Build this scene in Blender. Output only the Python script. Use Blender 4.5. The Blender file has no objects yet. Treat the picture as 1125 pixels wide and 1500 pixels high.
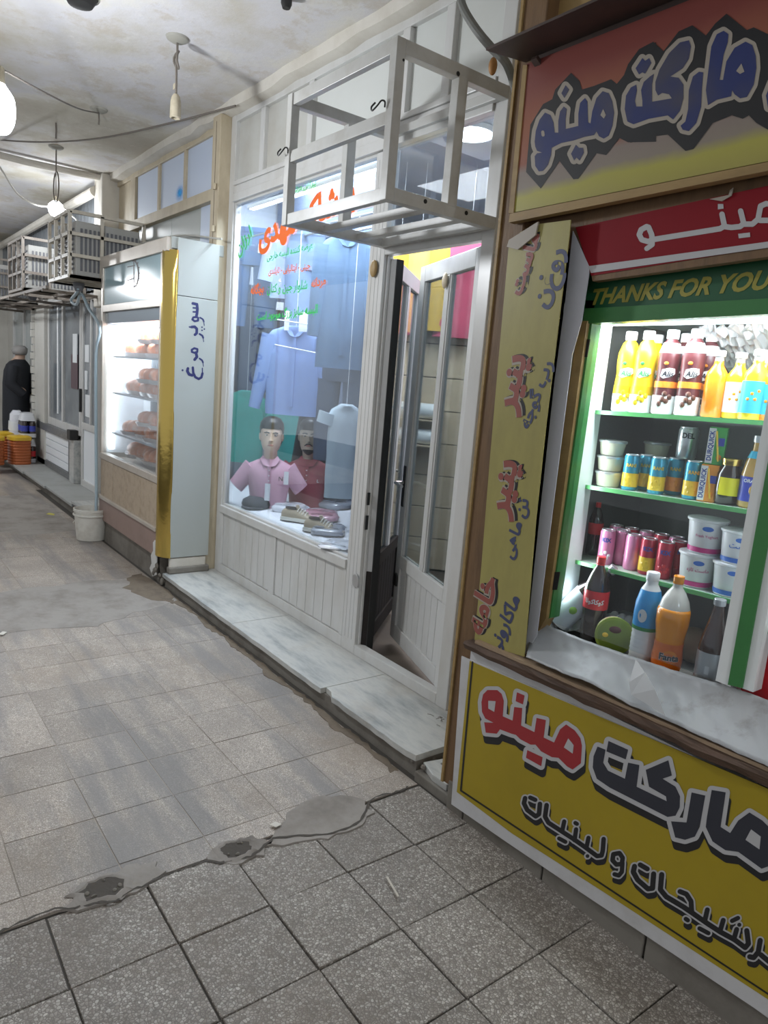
import bpy, bmesh, math, random
from mathutils import Vector, Matrix
from mathutils import noise as bnoise
from mathutils.geometry import tessellate_polygon, delaunay_2d_cdt
R = math.radians
random.seed(11)
S = bpy.context.scene
COL = S.collection

# ------------------------------------------------------------------ camera
FPX = 1040.8                       # focal length in pixels of the 1125 x 1500 frame
YAW, PITCH, ROLL = R(52.4), R(-10.18), R(4.69)
EYE = Vector((0, 0, 1.65))
_d = Vector((-math.sin(YAW)*math.cos(PITCH), math.cos(YAW)*math.cos(PITCH), math.sin(PITCH)))
_r = _d.cross(Vector((0, 0, 1))).normalized(); _u = _r.cross(_d)
CR = _r*math.cos(ROLL) + _u*math.sin(ROLL)
CU = -_r*math.sin(ROLL) + _u*math.cos(ROLL)
cam = bpy.data.cameras.new('camera'); cam.sensor_fit = 'VERTICAL'; cam.sensor_height = 36; cam.sensor_width = 27
cam.lens = FPX*36/1500; cam.clip_start = .02; cam.clip_end = 200
co = bpy.data.objects.new('camera', cam); COL.objects.link(co)
m = Matrix((CR, CU, -_d)).transposed().to_4x4(); m.translation = EYE; co.matrix_world = m
S.camera = co

def ray(x, y): return CR*((x-562.5)/FPX) + CU*(-(y-750)/FPX) + _d
def at(axis, val, x, y):
    r = ray(x, y); return EYE + r*((val-EYE[axis])/r[axis])
def P(x, y, Y): return at(1, Y, x, y)      # survey: point of the plane y = Y behind a pixel
def F(x, y, z=0.): return at(2, z, x, y)
def PX(x, y, X): return at(0, X, x, y)

# ------------------------------------------------------------------ light and exposure
w = bpy.data.worlds.new('street_sky'); S.world = w; w.use_nodes = True
bg = w.node_tree.nodes['Background']; bg.inputs[0].default_value = (.95, .97, 1, 1); bg.inputs[1].default_value = .56
S.view_settings.view_transform = 'Standard'; S.view_settings.look = 'None'
S.view_settings.gamma = 1; S.view_settings.use_curve_mapping = False
S.view_settings.exposure = 0.0
S.cycles.use_denoising = True
S.cycles.adaptive_threshold = .018; S.cycles.max_bounces = 7; S.cycles.transparent_max_bounces = 12; S.cycles.diffuse_bounces = 4
S.cycles.caustics_reflective = False; S.cycles.caustics_refractive = False
BULB_W, SHOP_W = 98, 165

# ------------------------------------------------------------------ helpers: materials
MATS = {}
def new_mat(name):
    m = bpy.data.materials.new(name); m.use_nodes = True; MATS[name] = m
    nt = m.node_tree; b = nt.nodes['Principled BSDF']
    return m, nt, b
def N(nt, t, **k):
    n = nt.nodes.new(t)
    for a, v in k.items(): setattr(n, a, v)
    return n
def coords(nt, kind='Object', scale=(1, 1, 1)):
    t = N(nt, 'ShaderNodeTexCoord'); mp = N(nt, 'ShaderNodeMapping'); mp.inputs['Scale'].default_value = scale
    nt.links.new(t.outputs[kind], mp.inputs[0]); return mp.outputs[0]
def ramp(nt, src, stops):
    r = N(nt, 'ShaderNodeValToRGB'); nt.links.new(src, r.inputs[0])
    e = r.color_ramp.elements
    while len(e) < len(stops): e.new(.5)
    for i, (p, c) in enumerate(stops):
        e[i].position = p; e[i].color = (*c, 1) if len(c) == 3 else c
    return r.outputs[0]
def noise(nt, vec, scale, detail=4, rough=.6):
    n = N(nt, 'ShaderNodeTexNoise'); n.inputs['Scale'].default_value = scale
    n.inputs['Detail'].default_value = detail; n.inputs['Roughness'].default_value = rough
    nt.links.new(vec, n.inputs['Vector']); return n.outputs['Fac']
def mixc(nt, fac, a, b, mode='MIX'):
    n = N(nt, 'ShaderNodeMix', data_type='RGBA', blend_type=mode)
    for s, v in ((0, fac), (6, a), (7, b)):
        if isinstance(v, (int, float)): n.inputs[s].default_value = v
        elif isinstance(v, tuple): n.inputs[s].default_value = (*v, 1)
        else: nt.links.new(v, n.inputs[s])
    return n.outputs[2]
def bump(nt, b, h, strength=.3, dist=.01):
    n = N(nt, 'ShaderNodeBump'); n.inputs['Strength'].default_value = strength; n.inputs['Distance'].default_value = dist
    nt.links.new(h, n.inputs['Height']); nt.links.new(n.outputs[0], b.inputs['Normal'])
def mat(name, col, rough=.5, metal=0, dirt=0, dcol=(.16, .13, .1), dscale=3, bmp=0, bscale=40, coat=0, spec=.5, stretch=(1, 1, 1), lo=.45, hi=.75):
    """painted / plastic / cloth surface, optional grime patches of its own shape and fine relief"""
    if name in MATS: return MATS[name]
    m, nt, b = new_mat(name)
    b.inputs['Base Color'].default_value = (*col, 1); b.inputs['Roughness'].default_value = rough
    b.inputs['Metallic'].default_value = metal; b.inputs['Coat Weight'].default_value = coat
    b.inputs['Specular IOR Level'].default_value = spec
    if dirt or bmp: v = coords(nt, 'Object', stretch)
    if dirt:
        f = noise(nt, v, dscale, 6, .65)
        f = ramp(nt, f, [(lo, (0, 0, 0)), (hi, (dirt, dirt, dirt))])
        nt.links.new(mixc(nt, f, col, dcol), b.inputs['Base Color'])
    if bmp: bump(nt, b, noise(nt, v, bscale, 3), bmp, .004)
    return m
def emit(name, col, strength):
    m, nt, b = new_mat(name)
    b.inputs['Base Color'].default_value = (*col, 1); b.inputs['Emission Color'].default_value = (*col, 1)
    b.inputs['Emission Strength'].default_value = strength; return m
def glass(name, tint=(.93, .97, 1), haze=.06, hcol=(.75, .8, .85), refl=1.0, streak=0):
    m, nt, b = new_mat(name)
    out = nt.nodes['Material Output']; nt.nodes.remove(b)
    tr = N(nt, 'ShaderNodeBsdfTransparent'); tr.inputs[0].default_value = (*tint, 1)
    df = N(nt, 'ShaderNodeBsdfDiffuse'); df.inputs[0].default_value = (*hcol, 1)
    gl = N(nt, 'ShaderNodeBsdfGlossy'); gl.inputs['Roughness'].default_value = .015
    fr = N(nt, 'ShaderNodeFresnel'); fr.inputs[0].default_value = 1.45
    mu = N(nt, 'ShaderNodeMath', operation='MULTIPLY'); mu.inputs[1].default_value = refl
    nt.links.new(fr.outputs[0], mu.inputs[0])
    m1 = N(nt, 'ShaderNodeMixShader'); m2 = N(nt, 'ShaderNodeMixShader'); m1.inputs[0].default_value = haze
    if streak:
        f = noise(nt, coords(nt, 'Object', (2.5, 2.5, .6)), 2.2, 5, .6)
        f = ramp(nt, f, [(.35, (haze*.5,)*3), (.7, (haze+streak,)*3)]); nt.links.new(f, m1.inputs[0])
    nt.links.new(tr.outputs[0], m1.inputs[1]); nt.links.new(df.outputs[0], m1.inputs[2])
    nt.links.new(mu.outputs[0], m2.inputs[0]); nt.links.new(m1.outputs[0], m2.inputs[1]); nt.links.new(gl.outputs[0], m2.inputs[2])
    nt.links.new(m2.outputs[0], out.inputs[0]); return m

# ------------------------------------------------------------------ helpers: meshes
def V(*a): return Vector(a)
class MB:
    def __init__(s): s.v = []; s.f = []; s.sm = []
    def add(s, vs, fs, smooth=False):
        o = len(s.v); s.v += [Vector(p) for p in vs]
        s.f += [tuple(i+o for i in f) for f in fs]; s.sm += [smooth]*len(fs); return s
    def box(s, x0, x1, y0, y1, z0, z1):
        x0, x1 = sorted((x0, x1)); y0, y1 = sorted((y0, y1)); z0, z1 = sorted((z0, z1))
        return s.hexa([(x0,y0,z0),(x1,y0,z0),(x1,y1,z0),(x0,y1,z0),(x0,y0,z1),(x1,y0,z1),(x1,y1,z1),(x0,y1,z1)])
    def hexa(s, c): return s.add(c, [(0,3,2,1),(4,5,6,7),(0,1,5,4),(1,2,6,5),(2,3,7,6),(3,0,4,7)])
    def beam(s, a, b, w, h, up=(0, 0, 1)):
        a, b = Vector(a), Vector(b); d = (b-a).normalized(); u = Vector(up)
        if abs(d.dot(u)) > .98: u = Vector((0, 1, 0))
        sd = d.cross(u).normalized()*(w/2); u = sd.cross(d).normalized()*(h/2)
        return s.hexa([a-sd-u, a+sd-u, b+sd-u, b-sd-u, a-sd+u, a+sd+u, b+sd+u, b-sd+u])
    def tube(s, pts, r, n=8, cap=True):
        pts = [Vector(p) for p in pts]; rs = r if isinstance(r, (list, tuple)) else [r]*len(pts)
        rings = []; prev = None
        for i, p in enumerate(pts):
            d = (pts[min(i+1, len(pts)-1)]-pts[max(i-1, 0)]).normalized()
            u = prev if prev is not None else (Vector((0, 0, 1)) if abs(d.z) < .9 else Vector((1, 0, 0)))
            a = d.cross(u).normalized(); u = a.cross(d).normalized(); prev = u
            rings.append([p + (a*math.cos(t)+u*math.sin(t))*rs[i] for t in [2*math.pi*k/n for k in range(n)]])
        return s.loft(rings, cap)
    def loft(s, rings, cap=True, smooth=True):
        n = len(rings[0]); vs = [p for r in rings for p in r]; fs = []
        for i in range(len(rings)-1):
            for k in range(n):
                fs.append((i*n+k, i*n+(k+1) % n, (i+1)*n+(k+1) % n, (i+1)*n+k))
        s.add(vs, fs, smooth)
        if cap:
            s.add(rings[0], [tuple(range(n-1, -1, -1))]); s.add(rings[-1], [tuple(range(n))])
        return s
    def lathe(s, prof, c=(0, 0, 0), n=24, sx=1, sy=1, cap=True):
        c = Vector(c)
        return s.loft([[c+Vector((r*sx*math.cos(2*math.pi*k/n), r*sy*math.sin(2*math.pi*k/n), z)) for k in range(n)] for r, z in prof], cap)
    def ball(s, c, rx, ry=None, rz=None, n=14, k=9):
        ry = ry or rx; rz = rz or rx
        return s.lathe([(max(math.sin(math.pi*i/k), .01), -math.cos(math.pi*i/k)) for i in range(k+1)], (0, 0, 0), n, 1, 1)._sc(n*(k+1)+2*n, c, rx, ry, rz)
    def _sc(s, cnt, c, rx, ry, rz):
        c = Vector(c)
        for i in range(len(s.v)-cnt, len(s.v)): q = s.v[i]; s.v[i] = c+Vector((q.x*rx, q.y*ry, q.z*rz))
        return s
    def prism(s, poly, depth):
        """polygon (list of 3-D points) extruded along a vector"""
        poly = [Vector(p) for p in poly]; d = Vector(depth); n = len(poly)
        tri = tessellate_polygon([poly])
        s.add(poly, [tuple(t) for t in tri]); s.add([p+d for p in poly], [tuple(reversed(t)) for t in tri])
        return s.add(poly+[p+d for p in poly], [(i, (i+1) % n, n+(i+1) % n, n+i) for i in range(n)])
    def xf(s, M, start=0):
        for i in range(start, len(s.v)): s.v[i] = M @ s.v[i]
        return s
WR = {}                                                     # roots whose parts are given in world coordinates
def root_of(o):
    while o.parent: o = o.parent
    return o
def obj(name, mb, mt, parent=None, bev=0, ang=35, fix=True):
    me = bpy.data.meshes.new(name)
    off = WR.get(root_of(parent).name, Vector()) if parent else Vector()
    me.from_pydata([p-off for p in mb.v], [], mb.f)
    me.polygons.foreach_set('use_smooth', mb.sm); me.update()
    if fix:
        bm = bmesh.new(); bm.from_mesh(me); bmesh.ops.remove_doubles(bm, verts=bm.verts, dist=1e-6)
        bmesh.ops.recalc_face_normals(bm, faces=bm.faces); bm.to_mesh(me); bm.free()
    if any(mb.sm): me.set_sharp_from_angle(angle=R(ang))
    me.materials.append(MATS[mt] if isinstance(mt, str) else mt)
    o = bpy.data.objects.new(name, me); COL.objects.link(o)
    if parent: o.parent = parent
    if bev:
        b = o.modifiers.new('bevel', 'BEVEL'); b.width = bev; b.segments = 2; b.limit_method = 'ANGLE'
    return o
def tag(o, label, cat=None, group=None, kind=None):
    if label: o['label'] = label
    if cat: o['category'] = cat
    if group: o['group'] = group
    if kind: o['kind'] = kind
    return o
def thing(name, label, cat, loc=(0, 0, 0), rotz=0, group=None, kind=None, world=True):
    o = bpy.data.objects.new(name, None); COL.objects.link(o); o.empty_display_size = .05
    o.location = loc; o.rotation_euler = (0, 0, rotz)
    if world: WR[o.name] = Vector(loc)
    return tag(o, label, cat, group, kind)
def dup(root, loc, rotz=0, label=None, group=None, rot=None):
    def cp(o, par):
        c = o.copy(); COL.objects.link(c); c.parent = par
        for ch in list(o.children): cp(ch, c)
        return c
    r = cp(root, None); r.location = loc; r.rotation_euler = rot or (0, 0, rotz)
    if label: r['label'] = label
    if group: r['group'] = group
    return r
def struct(name, mb, mt, label=None, bev=0, **k):
    o = obj(name, mb, mt, None, bev, **k); o['kind'] = 'structure'
    if label: o['label'] = label
    return o
def bx(*a): return MB().box(*a)

# ---- lettering: shapes surveyed on the sign, laid flat on the sign's own plane
def ink(name, mapf, mt, parent, strokes=(), polys=(), grow=0, shift=(0, 0), label=None):
    """strokes: (width, [(x, y), ...]); polys: [(x, y), ...]; grow widens all of them; everything is merged into one flat shape"""
    vs, fs = [], []
    def put(pts):
        if sum(p[0]*q[1]-q[0]*p[1] for p, q in zip(pts, pts[1:]+pts[:1])) < 0: pts = pts[::-1]
        fs.append(list(range(len(vs), len(vs)+len(pts)))); vs.extend(Vector(p) for p in pts)
    def disc(c, r): put([(c[0]+r*math.cos(2*math.pi*i/12+.13), c[1]+r*math.sin(2*math.pi*i/12+.13)) for i in range(12)])
    def seg(a, b, r):
        dx, dy = b[0]-a[0], b[1]-a[1]; l = math.hypot(dx, dy) or 1; nx, ny = -dy/l*r, dx/l*r
        put([(a[0]+nx, a[1]+ny), (b[0]+nx, b[1]+ny), (b[0]-nx, b[1]-ny), (a[0]-nx, a[1]-ny)])
    for w, pts in strokes:
        r = w/2+grow
        for q in pts: disc(q, r)
        for a, b in zip(pts, pts[1:]): seg(a, b, r)
    for pl in polys:
        put(list(pl))
        if grow:
            for a, b in zip(pl, pl[1:]+pl[:1]): seg(a, b, grow); disc(a, grow)
    v2, _, f2, _, _, of = delaunay_2d_cdt(vs, [], fs, 1, 1e-4); f2 = [f for f, o_ in zip(f2, of) if o_]
    mb = MB(); mb.add([mapf(p.x+shift[0], p.y+shift[1]) for p in v2], [tuple(f) for f in f2])
    o = obj(name, mb, mt, parent, fix=False)
    if label: o['label'] = label
    return o
def zmap(ox, oy, s, Y, axis=1):
    return lambda x, y: at(axis, Y, ox+x*s, oy+y*s)
# Persian letters -> joined presentation forms (isolated, final, initial, medial)
_AR = {'ا': (0xFE8D, 0xFE8E), 'ب': (0xFE8F, 0xFE90, 0xFE91, 0xFE92), 'پ': (0xFB56, 0xFB57, 0xFB58, 0xFB59), 'ت': (0xFE95, 0xFE96, 0xFE97, 0xFE98),
 'ج': (0xFE9D, 0xFE9E, 0xFE9F, 0xFEA0), 'چ': (0xFB7A, 0xFB7B, 0xFB7C, 0xFB7D), 'خ': (0xFEA5, 0xFEA6, 0xFEA7, 0xFEA8), 'د': (0xFEA9, 0xFEAA), 'ر': (0xFEAD, 0xFEAE),
 'ز': (0xFEAF, 0xFEB0), 'س': (0xFEB1, 0xFEB2, 0xFEB3, 0xFEB4), 'ش': (0xFEB5, 0xFEB6, 0xFEB7, 0xFEB8), 'ض': (0xFEBD, 0xFEBE, 0xFEBF, 0xFEC0), 'ع': (0xFEC9, 0xFECA, 0xFECB, 0xFECC),
 'ک': (0xFB8E, 0xFB8F, 0xFB90, 0xFB91), 'گ': (0xFB92, 0xFB93, 0xFB94, 0xFB95), 'ل': (0xFEDD, 0xFEDE, 0xFEDF, 0xFEE0), 'م': (0xFEE1, 0xFEE2, 0xFEE3, 0xFEE4),
 'ن': (0xFEE5, 0xFEE6, 0xFEE7, 0xFEE8), 'و': (0xFEED, 0xFEEE), 'ه': (0xFEE9, 0xFEEA, 0xFEEB, 0xFEEC), 'ی': (0xFBFC, 0xFBFD, 0xFBFE, 0xFBFF)}
def fa(s):
    out = []
    for i, c in enumerate(s):
        if c not in _AR: out.append(c); continue
        pv = i > 0 and s[i-1] in _AR and len(_AR[s[i-1]]) == 4; nx = i+1 < len(s) and s[i+1] in _AR and len(_AR[c]) == 4
        out.append(chr(_AR[c][(3 if nx else 1) if pv else (2 if nx else 0)]))
    return ''.join(reversed(out))
def spl(pts, n=5):
    """smooth curve through points"""
    q = [Vector(p) for p in pts]; q = [q[0]*2-q[1]]+q+[q[-1]*2-q[-2]]; out = []
    for i in range(1, len(q)-2):
        for k in range(n):
            t = k/n; out.append(.5*((2*q[i])+(q[i+1]-q[i-1])*t+(2*q[i-1]-5*q[i]+4*q[i+1]-q[i+2])*t*t+(3*q[i]-q[i-1]-3*q[i+1]+q[i+2])*t**3))
    return out+[q[-2]]
def text(name, body, mt, parent, mapf, bold=.012, shear=0, label=None, shift=None):
    """flat lettering; mapf takes (u, v) with u 0..1 along the line, v in the same unit as u (width = 1)"""
    c = bpy.data.curves.new('t', 'FONT'); c.body = body; c.offset = bold; c.shear = shear; c.resolution_u = 3
    o = bpy.data.objects.new('t', c); COL.objects.link(o); bpy.context.view_layer.update()
    me = bpy.data.meshes.new_from_object(o.evaluated_get(bpy.context.evaluated_depsgraph_get()))
    bpy.data.objects.remove(o); bpy.data.curves.remove(c)
    xs = [v.co.x for v in me.vertices]; x0, x1 = min(xs), max(xs); k = 1/(x1-x0)
    mb = MB(); dv = shift or Vector((0, 0, 0))
    if bold > .025 and any(ord(ch) > 1000 for ch in body):        # joined letters: merge the overlaps
        tri = []
        for p in me.polygons:
            q = list(p.vertices); a, b, c_ = (me.vertices[i].co for i in q[:3])
            tri.append(q if (b-a).cross(c_-a).z > 0 else q[::-1])
        v2, _, f2, _, _, of = delaunay_2d_cdt([v.co.xy for v in me.vertices], [], tri, 1, 1e-6)
        mb.add([mapf((v.x-x0)*k, v.y*k)+dv for v in v2], [tuple(f) for f, o_ in zip(f2, of) if o_])
    else: mb.add([mapf((v.co.x-x0)*k, v.co.y*k)+dv for v in me.vertices], [tuple(p.vertices) for p in me.polygons])
    bpy.data.meshes.remove(me)
    q = obj(name, mb, mt, parent, fix=False)
    if label: q['label'] = label
    return q
def line(a, b, up=None):
    """map for text(): from a to b, heights along up"""
    a, b = Vector(a), Vector(b); d = b-a; L = d.length
    u = Vector(up) if up is not None else Vector((0, 0, 1)); u = (u-u.project(d)).normalized()*L
    return lambda x, y: a+d*x+u*y
def wrap(c, r, a0, a1, z):
    """map for text(): round a can of radius r about c, from angle a0 to a1, base at height z"""
    L = abs(a1-a0)*r
    return lambda x, y: Vector((c[0]+r*math.cos(a0+(a1-a0)*x), c[1]+r*math.sin(a0+(a1-a0)*x), z+y*L))

# ================================================================== materials of the place
def terrazzo(name, base, chips, dirty, bstr, smear=0, sc=130):
    m, nt, b = new_mat(name); v = coords(nt, 'Object'); info = N(nt, 'ShaderNodeObjectInfo')
    geo = N(nt, 'ShaderNodeNewGeometry'); pos = geo.outputs['Position']
    vo = N(nt, 'ShaderNodeTexVoronoi'); vo.inputs['Scale'].default_value = sc; nt.links.new(pos, vo.inputs[0])
    c = ramp(nt, vo.outputs['Color'], [(0, base[0]), (.5, base[1]), (.8, chips[0]), (1, chips[1])])
    edge = N(nt, 'ShaderNodeTexVoronoi', feature='DISTANCE_TO_EDGE'); edge.inputs['Scale'].default_value = sc; nt.links.new(pos, edge.inputs[0])
    ef = ramp(nt, edge.outputs['Distance'], [(.02, (1,)*3), (.16, (0,)*3)])
    c = mixc(nt, ef, c, dirty)
    f = noise(nt, pos, 2.3, 8, .7); f = ramp(nt, f, [(.4, (0,)*3), (.72, (.75,)*3)]); c = mixc(nt, f, c, dirty)
    f = noise(nt, pos, .9, 7, .72); f = ramp(nt, f, [(.50, (0,)*3), (.66, (.6,)*3)]); c = mixc(nt, f, c, tuple(d*.95 for d in dirty[:1])+(dirty[1]*.86, dirty[2]*.74))
    if smear:
        mp = N(nt, 'ShaderNodeMapping'); mp.inputs['Scale'].default_value = (.35, 2.2, 1); nt.links.new(pos, mp.inputs[0])
        g = noise(nt, mp.outputs[0], 1.7, 5, .6); g = ramp(nt, g, [(.46, (0,)*3), (.6, (smear,)*3)])
        c = mixc(nt, g, c, (.205, .195, .19))
    hv = N(nt, 'ShaderNodeHueSaturation'); nt.links.new(c, hv.inputs['Color'])
    mr = N(nt, 'ShaderNodeMapRange'); mr.inputs[3].default_value = .90; mr.inputs[4].default_value = 1.08
    nt.links.new(info.outputs['Random'], mr.inputs[0]); nt.links.new(mr.outputs[0], hv.inputs['Value'])
    nt.links.new(hv.outputs[0], b.inputs['Base Color']); b.inputs['Roughness'].default_value = .55
    h = mixc(nt, .5, edge.outputs['Distance'], noise(nt, pos, 55, 4)); bump(nt, b, h, bstr, .006); return m
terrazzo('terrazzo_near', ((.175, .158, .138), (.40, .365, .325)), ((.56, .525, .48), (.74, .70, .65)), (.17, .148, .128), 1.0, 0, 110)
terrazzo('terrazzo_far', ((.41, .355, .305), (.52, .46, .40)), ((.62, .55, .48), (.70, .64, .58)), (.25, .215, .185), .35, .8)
mat('grout', (.07, .063, .055), .9, bmp=.5, bscale=60)
mat('cement', (.30, .275, .25), .85, dirt=.85, dcol=(.15, .13, .112), dscale=4, bmp=1.0, bscale=26)
mat('cement_dark', (.075, .065, .055), .9, bmp=.9, bscale=50)
mat('concrete_riser', (.20, .185, .16), .85, dirt=.8, dcol=(.09, .075, .06), dscale=4, bmp=.6, bscale=25)
m, nt, b = new_mat('marble'); v = coords(nt, 'Object', (1.2, 4.5, 4)); f = noise(nt, v, 2.2, 9, .68)
c = ramp(nt, f, [(.3, (.26, .275, .28)), (.45, (.44, .45, .44)), (.55, (.53, .53, .505)), (.72, (.37, .38, .385))])
f2 = noise(nt, coords(nt, 'Object'), 3.4, 5); c = mixc(nt, ramp(nt, f2, [(.55, (0,)*3), (.8, (.55,)*3)]), c, (.36, .31, .25))
nt.links.new(c, b.inputs['Base Color']); b.inputs['Roughness'].default_value = .42; bump(nt, b, f, .12, .004)
# ceiling: plaster with brown damp stains, bluish repairs and flaking
m, nt, b = new_mat('plaster_ceiling'); v = coords(nt, 'Object'); f = noise(nt, v, .75, 8, .62)
c = ramp(nt, f, [(.30, (.44, .40, .32)), (.43, (.58, .545, .46)), (.49, (.68, .66, .62)), (.55, (.64, .63, .65)), (.70, (.52, .485, .40))])
f2 = noise(nt, v, 2.6, 9, .72); c = mixc(nt, ramp(nt, f2, [(.52, (0,)*3), (.60, (.55,)*3), (.75, (.15,)*3)]), c, (.50, .44, .36))
f3 = noise(nt, v, 9, 6, .7); c = mixc(nt, ramp(nt, f3, [(.60, (0,)*3), (.75, (.4,)*3)]), c, (.85, .83, .80))
nt.links.new(c, b.inputs['Base Color']); b.inputs['Roughness'].default_value = .8; bump(nt, b, f2, .5, .02)
mat('plaster_wall', (.62, .59, .53), .8, dirt=.5, dcol=(.34, .29, .22), dscale=2.5, bmp=.35, bscale=12)
mat('white_frame', (.58, .58, .57), .32, dirt=.4, dcol=(.36, .33, .27), dscale=2.2, stretch=(2, 2, .7), bmp=.05, bscale=30)
mat('cage_paint', (.50, .50, .485), .35, dirt=.6, dcol=(.30, .275, .23), dscale=5)
mat('cream_wood', (.50, .43, .31), .55, dirt=.6, dcol=(.31, .24, .15), dscale=4, stretch=(2, 2, .8), bmp=.2, bscale=25)
mat('brown_wood', (.17, .095, .042), .6, dirt=.7, dcol=(.075, .042, .02), dscale=5, stretch=(4, 4, .7), bmp=.35, bscale=30)
mat('tan_wood', (.33, .22, .085), .55, dirt=.6, dcol=(.15, .09, .04), dscale=4, stretch=(.8, 3, 3), bmp=.25, bscale=30)
mat('ledge_wood', (.095, .055, .036), .7, dirt=.9, dcol=(.05, .032, .024), dscale=14, stretch=(.6, 3, 3), bmp=.9, bscale=40)
mat('dark_gap', (.02, .02, .02), .9)
mat('dark_metal', (.055, .035, .03), .5, dirt=.5, dcol=(.11, .06, .045), dscale=9)
mat('black_iron', (.03, .03, .03), .5, .4)
mat('steel', (.55, .55, .55), .3, .9)
glass('clear_glass', haze=.014, hcol=(.8, .85, .9), refl=.42, streak=.02)
glass('door_glass', tint=(.66, .70, .70), haze=.03, hcol=(.55, .6, .6), refl=.5, streak=.05)
glass('fridge_glass', haze=.03, hcol=(.9, .93, .95), refl=.5)

# ================================================================== floor
fl = struct('floor', bx(-18, 4, -6, 2.6, -.06, -.007), 'grout', 'worn terrazzo tiled floor of the covered walkway')
T = .2975; G = .0028
tile_near = [];
def tile_mesh(k):
    random.seed(k); mb = MB(); h = T/2-(G if k < 40 else .0016)
    j = lambda: random.uniform(-.0025, .0025)*(1 if k < 40 else .4)
    c = [(-h+j(), -h+j()), (h+j(), -h+j()), (h+j(), h+j()), (-h+j(), h+j())]
    e_ = .99 if k < 40 else .994; c2 = [(x*e_, y*e_) for x, y in c]
    r = [[V(x, y, -.02) for x, y in c], [V(x, y, -.003) for x, y in c], [V(x, y, 0) for x, y in c2]]
    return mb.loft(r, smooth=False)
def in_view(p, mg=170):
    q = Vector(p)-EYE; z = q.dot(_d)
    if z < .3: return False
    return -mg < 562.5+FPX*q.dot(CR)/z < 1125+mg and -mg < 750-FPX*q.dot(CU)/z < 1500+mg
protos = {}
for zone, mt in (('near', 'terrazzo_near'), ('far', 'terrazzo_far')):
    protos[zone] = [tile_mesh(k+(40 if zone == 'far' else 0)) for k in range(4)]
meshes = {}
def lay(zone, mt, cx, cy, wx=T, wy=T, k=0):
    key = (zone, k, round(wx, 3), round(wy, 3))
    if key not in meshes:
        mb = MB(); src = protos[zone][k]; mb.v = [V(p.x*wx/T, p.y*wy/T, p.z) for p in src.v]; mb.f = src.f; mb.sm = src.sm
        o = obj('tile', mb, mt, fl); meshes[key] = o.data
    else:
        o = bpy.data.objects.new('tile', meshes[key]); COL.objects.link(o); o.parent = fl
    q = 2.2 if zone == 'near' else 1.0
    o.location = (cx, cy, random.uniform(-.0012, .0012)*q)
    o.rotation_euler = (random.uniform(-.004, .004)*q, random.uniform(-.004, .004)*q, random.uniform(-.003, .003))
random.seed(5); n = 0
for i in range(-2, 13):
    x0 = -1.737+T*i; x1 = x0+T
    if i == -2: x0 = -2.035
    if x1 <= x0+.05: continue
    for j in range(-7, 4):
        y0 = .714+T*j; y1 = min(y0+T, 1.872)
        if y1-y0 < .05: continue
        c = ((x0+x1)/2, (y0+y1)/2)
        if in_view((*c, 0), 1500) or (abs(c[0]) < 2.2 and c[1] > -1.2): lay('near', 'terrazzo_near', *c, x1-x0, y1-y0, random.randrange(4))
for i in range(0, 40):
    x1 = -2.045-T*i; x0 = x1-T
    if i == 0: x0 = -2.160
    else: x1 = -2.160-T*(i-1); x0 = x1-T
    for j in range(-6, 5):
        y0 = .67+T*(j-1); y1 = min(y0+T, 1.872)
        if y1-y0 < .05 or x0 < -9.6: continue
        c = ((x0+x1)/2, (y0+y1)/2)
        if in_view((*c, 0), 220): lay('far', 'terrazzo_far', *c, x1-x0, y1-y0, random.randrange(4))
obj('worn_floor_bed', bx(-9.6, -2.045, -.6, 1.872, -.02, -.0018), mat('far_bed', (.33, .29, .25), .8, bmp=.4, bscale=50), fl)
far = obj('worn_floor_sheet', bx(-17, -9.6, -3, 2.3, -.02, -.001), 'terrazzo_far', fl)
def blob(pts, z0, h, seed=1, jag=.012):
    """irregular flat patch with a sloped edge"""
    random.seed(seed); out = []
    for a, b in zip(pts, pts[1:]+pts[:1]):
        for t in (0, .25, .5, .75):
            out.append((a[0]+(b[0]-a[0])*t+random.uniform(-jag, jag), a[1]+(b[1]-a[1])*t+random.uniform(-jag, jag)))
    cx = sum(p[0] for p in out)/len(out); cy = sum(p[1] for p in out)/len(out)
    sh = lambda k, z: [V(cx+(x-cx)*k, cy+(y-cy)*k, z) for x, y in out]
    mb = MB(); mb.loft([sh(1, z0-.004), sh(.985, z0+h)], cap=False); n = len(out)
    top = sh(.985, z0+h); mb.add(top, [tuple(t) for t in tessellate_polygon([top])]); return mb
obj('cement_patch', blob([(-5.35, .55), (-5.41, 1.09), (-5.47, 1.43), (-5.36, 1.84), (-4.75, 1.85), (-4.55, 1.41), (-4.45, 1.2), (-4.55, .91), (-4.6, .5)], 0, .003, 3, .03), 'cement', fl)
obj('cement_patch', blob([(-9.2, 1.1), (-9.2, 1.75), (-7.2, 1.82), (-7.1, 1.3), (-7.5, .9)], 0, .003, 7, .03), 'cement', fl)
obj('cement_patch', blob([F(395, 1238).xy, F(420, 1190).xy, F(470, 1165).xy, F(530, 1168).xy, F(545, 1190).xy, F(520, 1215).xy, F(470, 1232).xy], 0, .004, 4), 'cement', fl)
obj('cement_patch', blob([F(85, 1335).xy, F(120, 1300).xy, F(190, 1270).xy, F(225, 1262).xy, F(240, 1280).xy, F(200, 1305).xy, F(140, 1332).xy], 0, .004, 5), 'cement', fl)
obj('cement_patch', blob([F(300, 1262).xy, F(318, 1238).xy, F(370, 1226).xy, F(400, 1232).xy, F(385, 1252).xy, F(340, 1268).xy], 0, .004, 6), 'cement', fl)
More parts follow.
